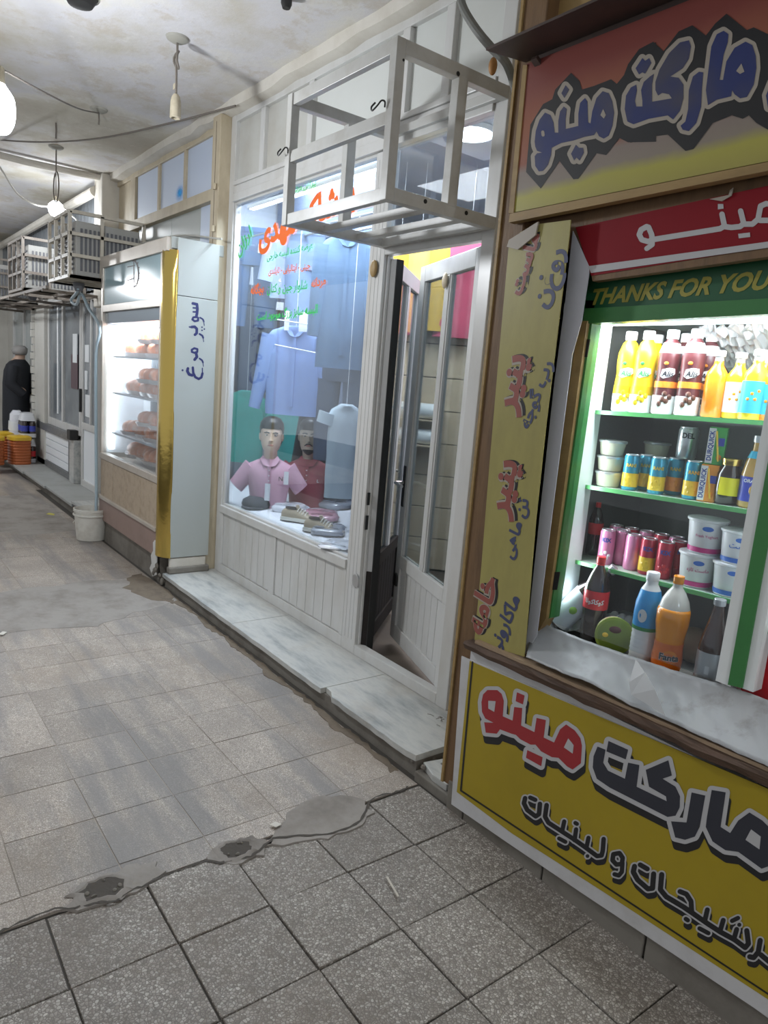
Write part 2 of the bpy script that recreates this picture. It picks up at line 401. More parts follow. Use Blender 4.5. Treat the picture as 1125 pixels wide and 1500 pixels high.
# the open crack along the old patch: a dark ragged groove edge, and two broken hollows
def ragged(pts, w, z, seed):
    random.seed(seed); mb = MB(); L, Rr = [], []
    for i, p in enumerate(pts):
        a = Vector(pts[max(i-1, 0)]); b = Vector(pts[min(i+1, len(pts)-1)]); d = (b-a).normalized(); n = Vector((-d.y, d.x))
        q = Vector(p); ww = w*random.uniform(.35, 1.2); L.append(V(*(q+n*ww), z)); Rr.append(V(*(q-n*ww*.8), z))
    k = len(pts); mb.add(L+Rr, [(i, i+1, k+i+1, k+i) for i in range(k-1)]); return mb
cr = []
ck = [(0, 1368), (20, 1358), (50, 1345), (80, 1334), (110, 1332), (140, 1325), (170, 1322), (195, 1305), (215, 1298), (240, 1284), (262, 1276), (285, 1268), (302, 1262), (322, 1266), (342, 1262), (368, 1256), (378, 1250), (388, 1240), (400, 1230), (430, 1226), (455, 1226), (480, 1224), (505, 1216), (528, 1204), (536, 1190), (540, 1176), (555, 1168), (575, 1164), (592, 1158), (600, 1150)]
for a, b in zip(ck, ck[1:]):
    for t in (0, .33, .66): cr.append(F(a[0]+(b[0]-a[0])*t, a[1]+(b[1]-a[1])*t+random.uniform(-1.2, 1.2)).xy)
obj('floor_crack', ragged(cr, .0055, .0062, 2), 'cement_dark', fl)
def hollow(px, py, rx, ry, seed):
    """ring of broken cement round a sunken middle"""
    random.seed(seed); c = F(px, py); mb = MB(); rings = []; n = 22
    jit = [random.uniform(.82, 1.2) for _ in range(n)]
    for k, z in ((1.25, .001), (1.06, .0065), (.92, .009), (.8, .0055)):
        rings.append([c+V(math.cos(2*math.pi*i/n)*rx*k*jit[i], math.sin(2*math.pi*i/n)*ry*k*jit[(i*3) % n], z+random.uniform(0, .003)) for i in range(n)])
    o = obj('broken_hollow', mb.loft(rings, cap=False), 'cement', fl)
    mb = MB(); inner = [c+V(math.cos(2*math.pi*i/n)*rx*.84*jit[i], math.sin(2*math.pi*i/n)*ry*.84*jit[(i*3) % n], .0068) for i in range(n)]
    mb.add(inner+[c+V(0, 0, .0062)], [(i, (i+1) % n, n) for i in range(n)]); obj('hollow_bottom', mb, 'cement_dark', o)
    for k in range(5):
        a = random.uniform(0, 6.28); mb = MB().ball(c+V(math.cos(a)*rx*.6, math.sin(a)*ry*.6, .008), random.uniform(.004, .010), random.uniform(.004, .010), .005, 7, 5)
        obj('rubble', mb, 'concrete_riser', o)
hollow(152, 1303, .055, .085, 8); hollow(345, 1246, .05, .07, 9)
# pale bits of litter lying on the floor
for i, (a, b, mt, lb) in enumerate([((567, 1285), (583, 1314), 'plaster_wall', 'thin white plastic sliver lying on the near floor tiles'), ((0, 930), (8, 926), 'plaster_wall', 'white paper scrap on the floor at the left edge'), ((400, 1206), (407, 1211), 'plaster_wall', 'small white chip beside the cracked cement patch')]):
    p, q = F(*a, .009), F(*b, .009); d = (q-p); nn = V(-d.y, d.x, 0).normalized()*(.004 if i == 0 else .018)
    tag(obj('litter', MB().prism([p-nn, q-nn*.5, q+nn, p+nn*.6], (0, 0, .003)), mt), lb, 'litter')
p = F(76, 753, .003); tag(obj('dry_leaf', blob([(p.x-.06, p.y-.02), (p.x, p.y-.05), (p.x+.07, p.y), (p.x, p.y+.03)], .003, .003, 3, .01), mat('leaf_yellow', (.55, .5, .1), .6)), 'yellow dry leaf on the floor near the far step', 'leaf')

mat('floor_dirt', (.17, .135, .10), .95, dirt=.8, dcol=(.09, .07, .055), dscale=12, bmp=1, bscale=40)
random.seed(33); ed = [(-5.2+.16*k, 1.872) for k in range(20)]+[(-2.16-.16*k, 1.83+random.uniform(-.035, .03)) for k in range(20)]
obj('dirt_shade_strip', blob(ed, 0, .0022, 21, .012), 'floor_dirt', fl)  # brown dirt and debris, with the step-foot shading put into its colour
obj('dirt_shade_strip', blob([(-5.5, 1.86), (-5.45, 1.72), (-5.2, 1.62), (-4.9, 1.66), (-4.7, 1.78), (-4.8, 1.86)], 0, .0036, 22, .03), 'floor_dirt', fl)
# ================================================================== step before the clothes shop
ZS = .096
st = struct('entrance_step', bx(-5.14, -2.10, 1.905, 2.40, -.02, ZS-.028), 'concrete_riser', 'marble topped step along the clothes shop front')
for i, (x0, x1) in enumerate([(-5.15, -3.925), (-3.921, -2.858), (-2.853, -2.10)]):
    random.seed(20+i); N2 = 14; fr = [(x0+(x1-x0)*k/N2, 1.885+random.uniform(-.003, .003)+(.03 if (i == 2 and k < 2) else 0)+(.012 if (i == 2 and k == N2) else 0)) for k in range(N2+1)]
    poly = [V(x, y, ZS-.028) for x, y in fr]+[V(x1, 2.40, ZS-.028), V(x0, 2.40, ZS-.028)]
    obj('marble_slab', MB().prism(poly, (0, 0, .028)), 'marble', st, bev=.003)
random.seed(3)
obj('broken_slab', MB().prism([V(-2.085, 1.93, .035), V(-1.99, 1.90, .035), V(-1.90, 1.90, .035), V(-1.87, 2.02, .035), V(-1.89, 2.15, .035), V(-2.10, 2.15, .035), V(-2.06, 2.05, .035)], (0, 0, .03)), 'marble', st, bev=.004)
obj('riser_block', bx(-2.085, -1.86, 1.885, 2.3, -.02, .036), 'concrete_riser', st, bev=.005)
for i in range(9):
    obj('rubble', MB().ball((-2.13+random.uniform(0, .10), 1.90+random.uniform(0, .2), .04+random.uniform(0, .02)), random.uniform(.008, .02), random.uniform(.008, .02), .012, 6, 4), 'concrete_riser', st)
# litter heap of dirt in the corner by the post
random.seed(9); mb = MB()
for i in range(40):
    a, b = random.uniform(-2.33, -1.9), random.uniform(2.16, 2.34); c = V(a, b, ZS+.004+random.uniform(0, .02)); t = random.uniform(0, 6.28); l = random.uniform(.02, .06)
    mb.tube([c, c+V(math.cos(t)*l*.5, math.sin(t)*l*.5, random.uniform(0, .02)), c+V(math.cos(t)*l, math.sin(t)*l, 0)], .0016, 4)
tag(obj('corner_debris', mb, 'concrete_riser', st), 'dry brown straw and dirt', kind='stuff')
# kerb under the market
kb = struct('market_kerb', bx(-1.86, 2.2, 1.885, 2.2, -.02, .11), 'concrete_riser', 'low concrete kerb under the market front')
for k in range(8):
    x0 = -1.765+.402*k
    obj('kerb_block', bx(x0+.004, x0+.398, 1.868, 1.9, -.01, .115), 'concrete_riser', kb, bev=.004)
obj('kerb_block', bx(-1.86, -1.769, 1.868, 1.9, -.01, .115), 'concrete_riser', kb, bev=.004)

# ================================================================== ceiling and shell
struct('ceiling', bx(-18, 4, -3.2, 2.42, 3.5, 3.62), 'plaster_ceiling', 'stained flaking plaster ceiling of the covered walkway')
random.seed(12)
t1 = MB(); yy = 2.2
pts = [(-7.85+.19*k, random.uniform(-.008, .008), random.uniform(-.01, .01)) for k in range(32)]
t1.loft([[V(x, 2.23+a, 3.51), V(x, 2.235+a, 3.44+b_), V(x, 2.29, 3.425+b_), V(x, 2.36, 3.43), V(x, 2.36, 3.51)] for x, a, b_ in pts])
struct('trim_1', t1, 'plaster_wall', 'uneven plaster ledge where the ceiling meets the shop fronts')
# rooms behind: clothes shop shell
mat('shop_white', (.44, .48, .54), .6)
struct('wall_shop_left', bx(-6.35, -6.25, 2.36, 5.4, 0, 3.4), 'shop_white')
struct('wall_shop_right', bx(-2.33, -2.23, 2.36, 5.4, 0, 3.4), 'shop_white')
wb = struct('wall_shop_back', bx(-6.35, -2.2, 5.0, 5.1, 0, 3.4), 'shop_white', 'back wall of the clothes shop with pale wooden slats')
struct('wall_gap', bx(-2.36, -1.90, 2.345, 2.42, 0, 3.5), 'plaster_wall'); struct('ceiling_shop', bx(-6.35, -2.2, 2.38, 5.1, 3.36, 3.42), mat('shop_ceiling', (.34, .38, .44), .7))
struct('floor_shop', bx(-6.35, -2.2, 2.36, 5.1, -.02, .10), mat('shop_floor', (.07, .055, .045), .5, dirt=.5, dscale=6), 'dark tiled floor inside the clothes shop')
mat('slat_wood', (.62, .50, .36), .45, dirt=.45, dcol=(.42, .30, .2), dscale=3, stretch=(.5, 1, 6))
SA, SB_ = V(-5.05, 3.40, 0), V(-3.45, 4.98, 0); sdir = (SB_-SA).normalized(); snor = V(sdir.y, -sdir.x, 0)
ws = struct('wall_slatted', MB().beam(SA+V(0, 0, 1.2)-snor*.02, SB_+V(0, 0, 1.2)-snor*.02, .03, 2.2), 'dark_gap', 'partition of pale wooden planks inside the clothes shop')
for k in range(8):
    z = .12+.27*k+.131; obj('plank', MB().beam(SA+V(0, 0, z)+snor*.006, SB_+V(0, 0, z)+snor*.006, .02, .262), 'slat_wood', ws, bev=.002)
def on_slat(px, py, off):
    """point in front of the slatted partition behind a pixel"""
    r = ray(px, py); o = SA+snor*off; return EYE+r*((o-EYE).dot(snor)/r.dot(snor))
# street side of the walkway and far end

# ================================================================== clothes shop front
Y1 = 2.30
mat('white_frame_shaded', (.40, .40, .40), .4, dirt=.5, dcol=(.25, .24, .22), dscale=3)  # greyer white_frame: shadow on the inner leaf put into the colour
W1 = thing('window_1', 'tall white metal display window of the clothes shop', 'window', (-4.1, Y1, ZS), kind='structure'); del W1['category']
def bar(name, x0, x1, z0, z1, par=W1, y0=Y1, y1=Y1+.055, mt='white_frame', bev=.004):
    return obj(name, bx(x0, x1, y0, y1, z0, z1), mt, par, bev=bev)
bar('post', -5.135, -5.055, ZS, 3.43); bar('post', -3.300, -3.165, ZS, 2.84); 
for x in (-3.268, -3.232, -3.2): bar('groove', x-.0012, x+.0012, ZS+.08, 2.8, y0=Y1-.001, y1=Y1, mt='white_frame_shaded', bev=0)
bar('sill_rail', -5.055, -3.30, ZS, .165); bar('sill_rail', -5.06, -3.3, .575, .632, y0=Y1-.012)
bar('head_rail', -5.055, -2.44, 2.845, 2.90, y0=Y1-.012); bar('head_rail', -5.055, -2.44, 2.90, 2.955); bar('head_rail', -5.055, -2.44, 2.955, 2.985, y0=Y1-.01)
bar('panel_stile', -5.057, -5.02, .165, .575); bar('panel_stile', -4.235, -4.165, .165, .575); bar('panel_stile', -3.34, -3.30, .165, .575)
for x0, x1 in ((-5.02, -4.235), (-4.165, -3.34)):
    n = 8; wd = (x1-x0)/n
    for k in range(n): bar('board', x0+wd*k+.002, x0+wd*(k+1)-.002, .168, .572, y0=Y1+.012, y1=Y1+.03, bev=.002)
    bar('panel_backing', x0, x1, .166, .574, y0=Y1+.03, y1=Y1+.036, mt='dark_metal', bev=0)
bar('glazing_bead', -5.055, -5.035, .632, 2.845, y0=Y1+.012); bar('glazing_bead', -3.318, -3.30, .632, 2.845, y0=Y1+.012)
bar('glazing_bead', -5.035, -3.318, .632, .648, y0=Y1+.012); bar('glazing_bead', -5.035, -3.318, 2.828, 2.845, y0=Y1+.012)
pane1 = obj('glass_pane', bx(-5.04, -3.31, Y1+.026, Y1+.031, .64, 2.838), 'clear_glass', W1)
W2 = thing('window_2', 'row of white transom lights above the clothes shop front', None, (-3.7, Y1, 2.98), kind='structure')
bar('head_rail', -5.055, -2.44, 3.385, 3.44, W2)
xs = [-5.055, -4.65, -4.03, -3.12, -2.79, -2.43]
mat('transom_board', (.50, .50, .47), .6, dirt=.5, dcol=(.36, .32, .26), dscale=3)
for x in xs[1:-1]: bar('mullion', x-.03, x+.03, 2.985, 3.385, W2)
for k in range(5):
    if k < 2: bar('transom_board', xs[k]+(.03 if k else 0), xs[k+1]-.03, 2.985, 3.385, W2, Y1+.03, Y1+.036, 'transom_board', 0)
    else: obj('glass_pane', bx(xs[k]+.03, xs[k+1]-.03, Y1+.03, Y1+.034, 2.985, 3.385), mat('frosted_pane', (.62, .64, .62), .3, dirt=.3, dcol=(.5, .5, .46), dscale=2), W2)
# doorway
D0 = thing('door_frame', 'white metal door frame of the clothes shop with glazed light above', None, (-2.8, Y1, ZS), kind='structure')
bar('post', -2.44, -2.36, ZS, 3.43, D0); bar('threshold', -3.165, -2.44, ZS, .155, D0)
bar('head_rail', -3.165, -2.44, 2.315, 2.385, D0); bar('head_rail', -3.165, -2.44, 2.385, 2.41, D0, Y1-.008)
obj('glass_pane', bx(-3.16, -2.44, Y1+.026, Y1+.031, 2.41, 2.845), 'clear_glass', D0)
bar('door_stop', -2.452, -2.44, .155, 2.315, D0, Y1+.02); bar('door_stop', -3.165, -3.153, .155, 2.315, D0, Y1+.02)
bar('keeper', -3.155, -3.150, .98, 1.05, D0, Y1+.004, Y1+.02, 'black_iron', 0); bar('keeper', -3.155, -3.150, .84, .92, D0, Y1+.004, Y1+.02, 'black_iron', 0)
def leaf(name, label, hinge, ang, mirror, low_mt, frame_mt, rail_mt=None):
    rail_mt = rail_mt or frame_mt
    """door leaf built along +x from the hinge, then swung inwards"""
    d = thing(name, label, None, hinge, ang, kind='structure', world=False)
    L = .80; z0, z1 = .06, 2.205; t = .04; s = -1 if mirror else 1
    def b(nm, x0, x1, za, zb, ya=0, yb=t, mt=frame_mt, bev=.003): return obj(nm, bx(s*x0, s*x1, ya, yb, za, zb), mt, d, bev=bev)
    b('stile', 0, .075, .50, z1); b('stile', L-.075, L, .50, z1); b('stile', 0, .075, z0, .50, mt=rail_mt); b('stile', L-.075, L, z0, .50, mt=rail_mt); b('rail', .075, L-.075, z0, z0+.09, mt=rail_mt); b('rail', .075, L-.075, z1-.085, z1); b('rail', .075, L-.075, .50, .575, mt=rail_mt); b('mullion', L/2-.028, L/2+.028, .575, z1-.085)
    for k in range(8):
        wd = (L-.15)/8; b('board', .075+wd*k+.002, .075+wd*(k+1)-.002, z0+.09, .50, .012, .028, low_mt, .002)
    for a, c in ((.075, L/2-.028), (L/2+.028, L-.075)):
        b('glass_pane', a, c, .575, z1-.085, .018, .022, 'door_glass', 0)
        b('glazing_bead', a, a+.012, .575, z1-.085, .006, .034); b('glazing_bead', c-.012, c, .575, z1-.085, .006, .034)
    return d
mat('white_frame_shaded', (.40, .40, .40), .4, dirt=.5, dcol=(.25, .24, .22), dscale=3)
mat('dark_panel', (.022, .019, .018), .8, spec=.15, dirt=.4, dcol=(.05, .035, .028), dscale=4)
dr = leaf('door_1', 'white glazed door leaf standing ajar beside the market post', (-2.452, Y1+.03, ZS), R(-19), True, 'white_frame', 'white_frame')
for y, yb in ((-.035, 0),):
    obj('handle_plate', bx(-.79, -.755, -.006, 0, .86, 1.10), 'black_iron', dr, bev=.003)
    h = obj('handle', MB().tube([(-.775, 0, 1.0), (-.775, -.05, 1.0), (-.77, -.055, 1.0), (-.66, -.055, .995)], .010, 8), 'steel', dr)
    obj('edge_plate', bx(-.803, -.80, .008, .032, .9, 1.15), 'black_iron', dr)
def lug(par, x, y, z, sgn=-1, mt='steel'):
    o = obj('padlock_lug', MB().prism([V(x+.03*math.cos(a), y, z+.04*math.sin(a)) for a in [k*math.pi/8 for k in range(9)]]+[V(x-.03, y, z-.035), V(x+.03, y, z-.035)], (0, sgn*.012, 0)), mt, par, bev=.003)
    return o
lug(dr, -.765, 0, .42, mt='black_iron'); lug(D0, -3.19, Y1, .535)
obj('coat_hook', MB().ball((-.40, -.012, 2.09), .026, .012, .04), 'cream_wood', dr)
obj('coat_hook', MB().ball((-3.235, Y1-.012, 2.25), .03, .014, .045), 'tan_wood', D0)
dl = leaf('door_2', 'inner glazed door leaf swung into the clothes shop, dark lower panel', (-3.12, Y1+.06, ZS), R(131), False, 'dark_panel', 'white_frame_shaded', 'dark_panel')
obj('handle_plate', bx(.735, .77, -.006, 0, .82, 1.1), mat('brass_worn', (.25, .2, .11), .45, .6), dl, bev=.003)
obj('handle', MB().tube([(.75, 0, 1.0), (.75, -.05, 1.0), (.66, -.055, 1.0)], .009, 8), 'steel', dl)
obj('door_seal', bx(-3.166, -3.120, Y1+.055, Y1+.10, ZS+.01, 2.3), 'dark_gap', D0)

# ------------------------------------------------------------------ welded cage over the door
X0, X1, YF, Z0, Z1 = -3.19, -2.36, 1.70, 2.35, 2.925
cg = thing('bracket_cage', 'open white steel cage bolted above the clothes shop door', 'cage', ((X0+X1)/2, 2.0, Z0))
cw = .042
def cb(nm, a, b, w=cw, h=cw): return obj(nm, MB().beam(a, b, w, h), 'cage_paint', cg, bev=.002)
for x in (X0+cw/2, X1-cw/2):
    cb('upright', (x, YF+cw/2, Z0), (x, YF+cw/2, Z1)); cb('upright', (x, 2.04, Z0+cw), (x, 2.04, Z1-cw), .045, .05)
    cb('side_bar', (x, YF+cw, Z0+cw*.6), (x, Y1, Z0+cw*.6), cw, .05); cb('side_bar', (x, YF+cw, Z1-cw*.6), (x, Y1, Z1-cw*.6), cw, .05)
for z in (Z0+.025, 2.652, Z1-.025): cb('front_bar', (X0+cw, YF+cw/2, z), (X1-cw, YF+cw/2, z), .03, .05)
for y in (1.93, 2.13): cb('floor_bar', (X0+cw, y, Z0+.02), (X1-cw, y, Z0+.02), .045, .03)
cb('back_bar', (X0+cw, 2.28, Z0+.02), (X1-cw, 2.28, Z0+.02), .03, .04); cb('back_bar', (X0+cw, 2.28, Z1-.03), (X1-cw, 2.28, Z1-.03), .03, .04)
for q in ((671, 108), (623, 295), (683, 312), (591, 88)):
    p = PX(*q, X1); obj('bolt_hole', MB().tube([(X1-.002, p.y, p.z), (X1+.0015, p.y, p.z)], .009 if q[0] != 591 else .005, 12), 'dark_gap', cg)
for k, (x, z) in enumerate(((X1-.06, 2.70), (X0+.02, 2.68))):
    q = V(x, YF-.004, z)
    tag(obj('s_hook', MB().tube(spl([q+V(-.035, -.01, .012), q+V(-.045, -.02, -.005), q+V(-.03, -.025, -.022), q+V(-.005, -.02, -.008), q+V(.008, -.012, .008), q+V(.022, -.006, .002), q+V(.018, -.002, -.016)]), .0035, 6), 'black_iron'), ['black wire hook on the right end of the cage front bar', 'black wire hook on the left end of the cage front bar'][k], 'hook')
# armoured cable coming down past the cage, and a small bracket
mat('cable_grey', (.17, .175, .165), .6, dirt=.5, dcol=(.3, .28, .24), dscale=9)
tag(obj('thick_cable', MB().tube(spl([P(668, -60, 2.1), P(675, 0, 2.1), P(692, 35, 2.1), P(718, 68, 2.12), P(740, 90, 2.16), P(752, 120, 2.22), P(762, 160, 2.26)]), .017, 10), 'cable_grey'), 'thick grey cable drooping from the ceiling beside the cage', 'cable')
tag(obj('cable_clip', MB().ball(P(722, 97, 2.2), .018, .018, .035), mat('rust_orange', (.42, .2, .06), .6)), 'rusty orange clip holding the thick grey cable', 'clip')

# ================================================================== inside the display window
LED = emit('led_panel', (.88, .94, 1), 9)
for k, (px, py) in enumerate([(690, 190), (530, 272), (430, 300)]):
    z = 3.355; r = ray(px, py); c = EYE+r*((z-EYE.z)/r.z)
    if c.y > 4.8 or c.y < 2.5 or c.x < -6.1: c = V([-3.3, -4.6, -5.6][k], 3.4, z)
    l = thing('ceiling_lamp', ['round white ceiling lamp seen through the glass above the shop door', 'round white ceiling lamp seen behind the middle of the cage', 'round white ceiling lamp at the left of the display window'][k], 'lamp', c)
    obj('lamp_rim', MB().lathe([(.16, -.03), (.165, -.02), (.165, 0)], c, 28), 'white_frame', l); obj('diffuser', MB().lathe([(.02, -.034), (.15, -.032), (.155, -.028)], c, 28), 'led_panel', l)
def area(name, loc, sx, sy, watt, col=(1, 1, 1), rot=(0, 0, 0)):
    a = bpy.data.lights.new(name, 'AREA'); a.shape = 'RECTANGLE'; a.size = sx; a.size_y = sy; a.energy = watt; a.color = col
    o = bpy.data.objects.new(name, a); COL.objects.link(o); o.location = loc; o.rotation_euler = rot; return o
area('shop_ceiling_light', (-4.4, 3.0, 3.30), 2.6, .5, SHOP_W, (.86, .93, 1)); area('shop_ceiling_light_back', (-3.8, 4.2, 3.30), 2.4, .6, SHOP_W*.25, (.95, .97, 1))
lsr = thing('added_light_strip', 'added white light strip behind the head rail of the display window', 'lamp', (-4.2, 2.42, 2.82)); obj('strip_housing', bx(-5.0, -3.4, 2.385, 2.43, 2.81, 2.835), 'white_frame', lsr); obj('diffuser', bx(-4.98, -3.42, 2.392, 2.423, 2.805, 2.811), 'led_panel', lsr)  # strip and its area light added to brighten the lower display
area('added_strip_light', (-4.2, 2.408, 2.80), 1.55, .03, SHOP_W*.26, (.88, .94, 1), (R(18), 0, 0))
pf = thing('display_platform', 'low white covered platform inside the display window', 'platform', (-4.6, 2.9, .1))
obj('body', MB().prism([V(-6.2, 2.37, .10), V(-3.38, 2.37, .10), V(-4.62, 3.23, .10), V(-6.2, 3.23, .10)], (0, 0, .53)), 'shop_white', pf)
mat('white_cloth', (.74, .76, .80), .7, bmp=.3, bscale=14)
cl = MB(); random.seed(4); gx, gy = 30, 12
for i in range(gx+1):
    for j in range(gy+1): cl.v.append(V(-6.2+(2.83-1.24*j/gy)*i/gx, 2.368+.86*j/gy, .636+random.uniform(0, .008)))
cl.f = [(i*(gy+1)+j, (i+1)*(gy+1)+j, (i+1)*(gy+1)+j+1, i*(gy+1)+j+1) for i in range(gx) for j in range(gy)]; cl.sm = [True]*len(cl.f)
o = obj('cloth', cl, 'white_cloth', pf, ang=80); sd = o.modifiers.new('thick', 'SOLIDIFY'); sd.thickness = .004
struct('wall_display_back', bx(-6.2, -4.62, 3.26, 3.30, .1, 3.36), mat('display_back', (.13, .17, .26), .8), 'dark blue back of the display window')
struct('wall_display_side', MB().beam(V(-3.37, 2.385, 1.2), V(-4.60, 3.25, 1.2), .012, 2.2), 'display_back')
mat('tag_pale', (.75, .78, .8), .5)
rl = thing('clothes_rail', 'steel rail along the top of the display window', 'rail', (-5, 2.8, 2.74))
for y in (2.72, 2.82, 2.95, 3.08): obj('rail', MB().tube([V(-6.2, y, 2.745), V(-3.32-(y-2.3)*1.36, y, 2.745)], .009, 8), 'steel', rl)
TOCAM = math.atan2(-2.6, 4.9)              # yaw of things turned to face the walkway camera side
def el(c, rx, ry, n=20, pw=2.0, z=0, rot=0):
    out = []
    for k in range(n):
        a = 2*math.pi*k/n; ca, sa = math.cos(a), math.sin(a)
        x = rx*math.copysign(abs(ca)**(2/pw), ca); y = ry*math.copysign(abs(sa)**(2/pw), sa)
        out.append(V(c[0]+x*math.cos(rot)-y*math.sin(rot), c[1]+x*math.sin(rot)+y*math.cos(rot), c[2]+z))
    return out
def garment(name, label, cat, loc, rotz, col, w=.44, h=.68, sleeve=0, sl_len=.2, depth=.09, collar=True, flare=.0, group=None, rough=.85, hanger=False, wrinkle=.5):
    """shirt hanging from the shoulders: origin at the neck, z down; faces local -y"""
    g = thing(name, label, cat, loc, rotz, group, world=False)
    mt = mat('cloth_%02d%02d%02d' % tuple(int(c*99) for c in col), col, rough, bmp=wrinkle, bscale=9, stretch=(1, 1, .35), dirt=.25, dcol=tuple(c*.72 for c in col), dscale=5)
    nk = min(.06, w*.17)
    rings = [el((0, 0, -.004), nk*.9, nk*.7, 24), el((0, 0, 0), nk, nk*.8, 24), el((0, 0, -.012), max(w*.25, nk*1.1), .052, 24), el((0, 0, -.04), w*.43, depth*.42, 24, 2.4), el((0, 0, -.075), w*.5, depth*.5, 24, 2.4)]
    for k in range(1, 9):
        t = k/8; random.seed(k+int(w*100))
        r = el((0, 0, -.075-(h-.075)*t), w*(.5+flare*t)*random.uniform(.97, 1.02), depth*random.uniform(.42, .56), 24, 2.6)
        for i, p in enumerate(r): p.y += .008*math.sin(i*2.1+k*.6)*wrinkle
        rings.append(r)
    obj('shirt_body', MB().loft(rings), mt, g, ang=60)
    for s in (-1, 1):
        if not sleeve: break
        a = sleeve; rs = []
        for t in (0, .15, .4, .7, 1):
            c = V(s*(w*.44+math.sin(a)*sl_len*t), 0, -.075-math.cos(a)*sl_len*t)
            rr = .075*(1-.42*t) if sl_len > .3 else .085*(1-.1*t)
            ring = []
            for k in range(14):
                q = 2*math.pi*k/14; u = V(s*math.cos(a), 0, math.sin(a)); ring.append(c+u*rr*math.cos(q)+V(0, depth*.42*math.sin(q), 0))
            rs.append(ring)
        obj('sleeve', MB().loft(rs), mt, g, ang=60)
    if collar:
        for s in (-1, 1): obj('collar', MB().prism([V(0, -.05, -.085), V(s*.035, -.056, -.075), V(s*.085, -.035, -.01), V(s*.07, .0, .02), V(s*.045, -.02, -.005)], (0, -.006, .002)), mt, g)
        obj('button_placket', bx(-.012, .012, -depth*.56-.004, -depth*.4, -h*.9, -.09), mt, g)
    gz = 2.74 if loc[1] < 3.3 else 3.36
    if gz-loc[2] > .02: obj('hanging_cord', MB().tube([(0, 0, -.01), (0, 0, gz-loc[2])], .0018, 4), 'tag_pale', g)
    if hanger: obj('hanger', MB().tube([(0, 0, .02), (0, 0, .07), (.02, 0, .095), (.035, 0, .08), (.03, 0, .065)], .003, 6), 'steel', g)
    return g
def paper_tag(par, p, wd=.035, ht=.10, mt='white_cloth', tilt=0):
    return obj('price_tag', MB().prism([p+V(-wd/2, 0, 0), p+V(wd/2, 0, 0), p+V(wd/2+tilt, -.004, -ht), p+V(-wd/2+tilt, -.004, -ht)], (0, -.003, 0)), mt, par)
FY = R(52)                                  # garments in the window are turned towards the walkway
def shirt(px, py, Y, label, col, **k):
    name = k.pop('name', 'hanging_shirt'); return garment(name, label, k.pop('cat', 'shirt'), P(px, py, Y), k.pop('rot', FY), col, **k)
s1 = shirt(434, 478, 2.72, 'light blue long sleeved shirt hung in the middle of the display window', (.20, .30, .58), w=.41, h=.66, sleeve=R(11), sl_len=.56, hanger=True, rot=R(52))
fr_ = obj('led_reflection', MB().tube([(-.135, -.11, .03), (.21, -.11, .005), (.238, -.11, -.02), (.24, -.11, -.185), (.21, -.11, -.19), (-.135, -.11, -.15)], .005, 6), 'white_cloth', s1)  # white tube imitating an LED outline reflected in the glass
paper_tag(s1, V(-.06, -.075, .10), .035, .14); paper_tag(s1, V(.06, -.075, .1), .06, .14, 'white_cloth')
mat('tag_pale', (.75, .78, .8), .5)
shirt(362, 572, 2.95, 'teal short sleeved shirt hanging low at the left of the display window', (.02, .32, .27), w=.34, h=.66, sleeve=R(35), sl_len=.2, collar=False)
shirt(425, 600, 3.1, 'teal shirt hanging behind the two mannequin busts', (.02, .26, .24), w=.42, h=.5, collar=False)
shirt(508, 592, 2.78, 'pale grey tee shirt hanging at the right of the display window', (.42, .50, .56), w=.24, h=.66, sleeve=R(16), sl_len=.08, collar=False, rot=R(62))
shirt(510, 345, 2.75, 'long grey blue denim shirt with white collar at the upper right of the display', (.09, .16, .27), w=.34, h=.88, sleeve=R(4), sl_len=.6, rot=R(58))
shirt(430, 345, 2.95, 'very pale blue shirt hanging behind the red window lettering', (.30, .38, .56), w=.34, h=.5, sleeve=R(10), sl_len=.3, collar=False)
def trousers(px, py, Y, label, col, w=.40, h=.95, rot=FY):
    g = thing('hanging_jeans', label, 'jeans', P(px, py, Y), rot, world=False)
    mt = mat('denim_%02d%02d%02d' % tuple(int(c*99) for c in col), col, .85, bmp=.6, bscale=9, stretch=(1, 1, .35), dirt=.5, dcol=tuple(c*1.5 for c in col), dscale=3)
    obj('waist', MB().loft([el((0, 0, 0), w/2, .05, 20, 2.4), el((0, 0, -.05), w/2, .055, 20, 2.4), el((0, 0, -.25), w*.53, .06, 20, 2.4), el((0, 0, -.3), w*.53, .055, 20, 2.4)]), mt, g)
    for s in (-1, 1): obj('trouser_leg', MB().loft([el((s*w*.27, 0, -.26-(h-.26)*t), w*(.26-.08*t), .05-.008*t, 16, 2.3) for t in (0, .3, .6, 1)]), mt, g)
    obj('waistband', MB().loft([el((0, 0, .002), w/2+.004, .054, 20, 2.4), el((0, 0, -.035), w/2+.004, .058, 20, 2.4)], cap=False), mt, g)
    obj('patch_label', bx(w*.12, w*.42, -.066, -.058, -.20, -.13), 'tag_pale', g); return g
trousers(372, 335, 2.8, 'dark blue jeans hanging at the upper left of the display window', (.06, .11, .22), .46, .8)
trousers(465, 340, 3.05, 'slate blue jeans hanging behind the white reflected LED outline', (.13, .19, .30), .46, 1.0)
trousers(385, 420, 3.1, 'navy trousers hanging behind the long sleeved blue shirt', (.035, .05, .10), .5, .95)
trousers(505, 500, 3.0, 'charcoal blue trousers with tags at the right of the display window', (.05, .07, .11), .42, .9, R(40))
shirt(350, 480, 3.05, 'blue checked shirt deep in the left of the display window', (.05, .09, .22), w=.5, h=.7, sleeve=R(12), sl_len=.3)
shirt(492, 600, 3.17, 'black jacket hanging behind the bearded mannequin bust', (.02, .022, .03), w=.5, h=.75, sleeve=R(10), sl_len=.5)
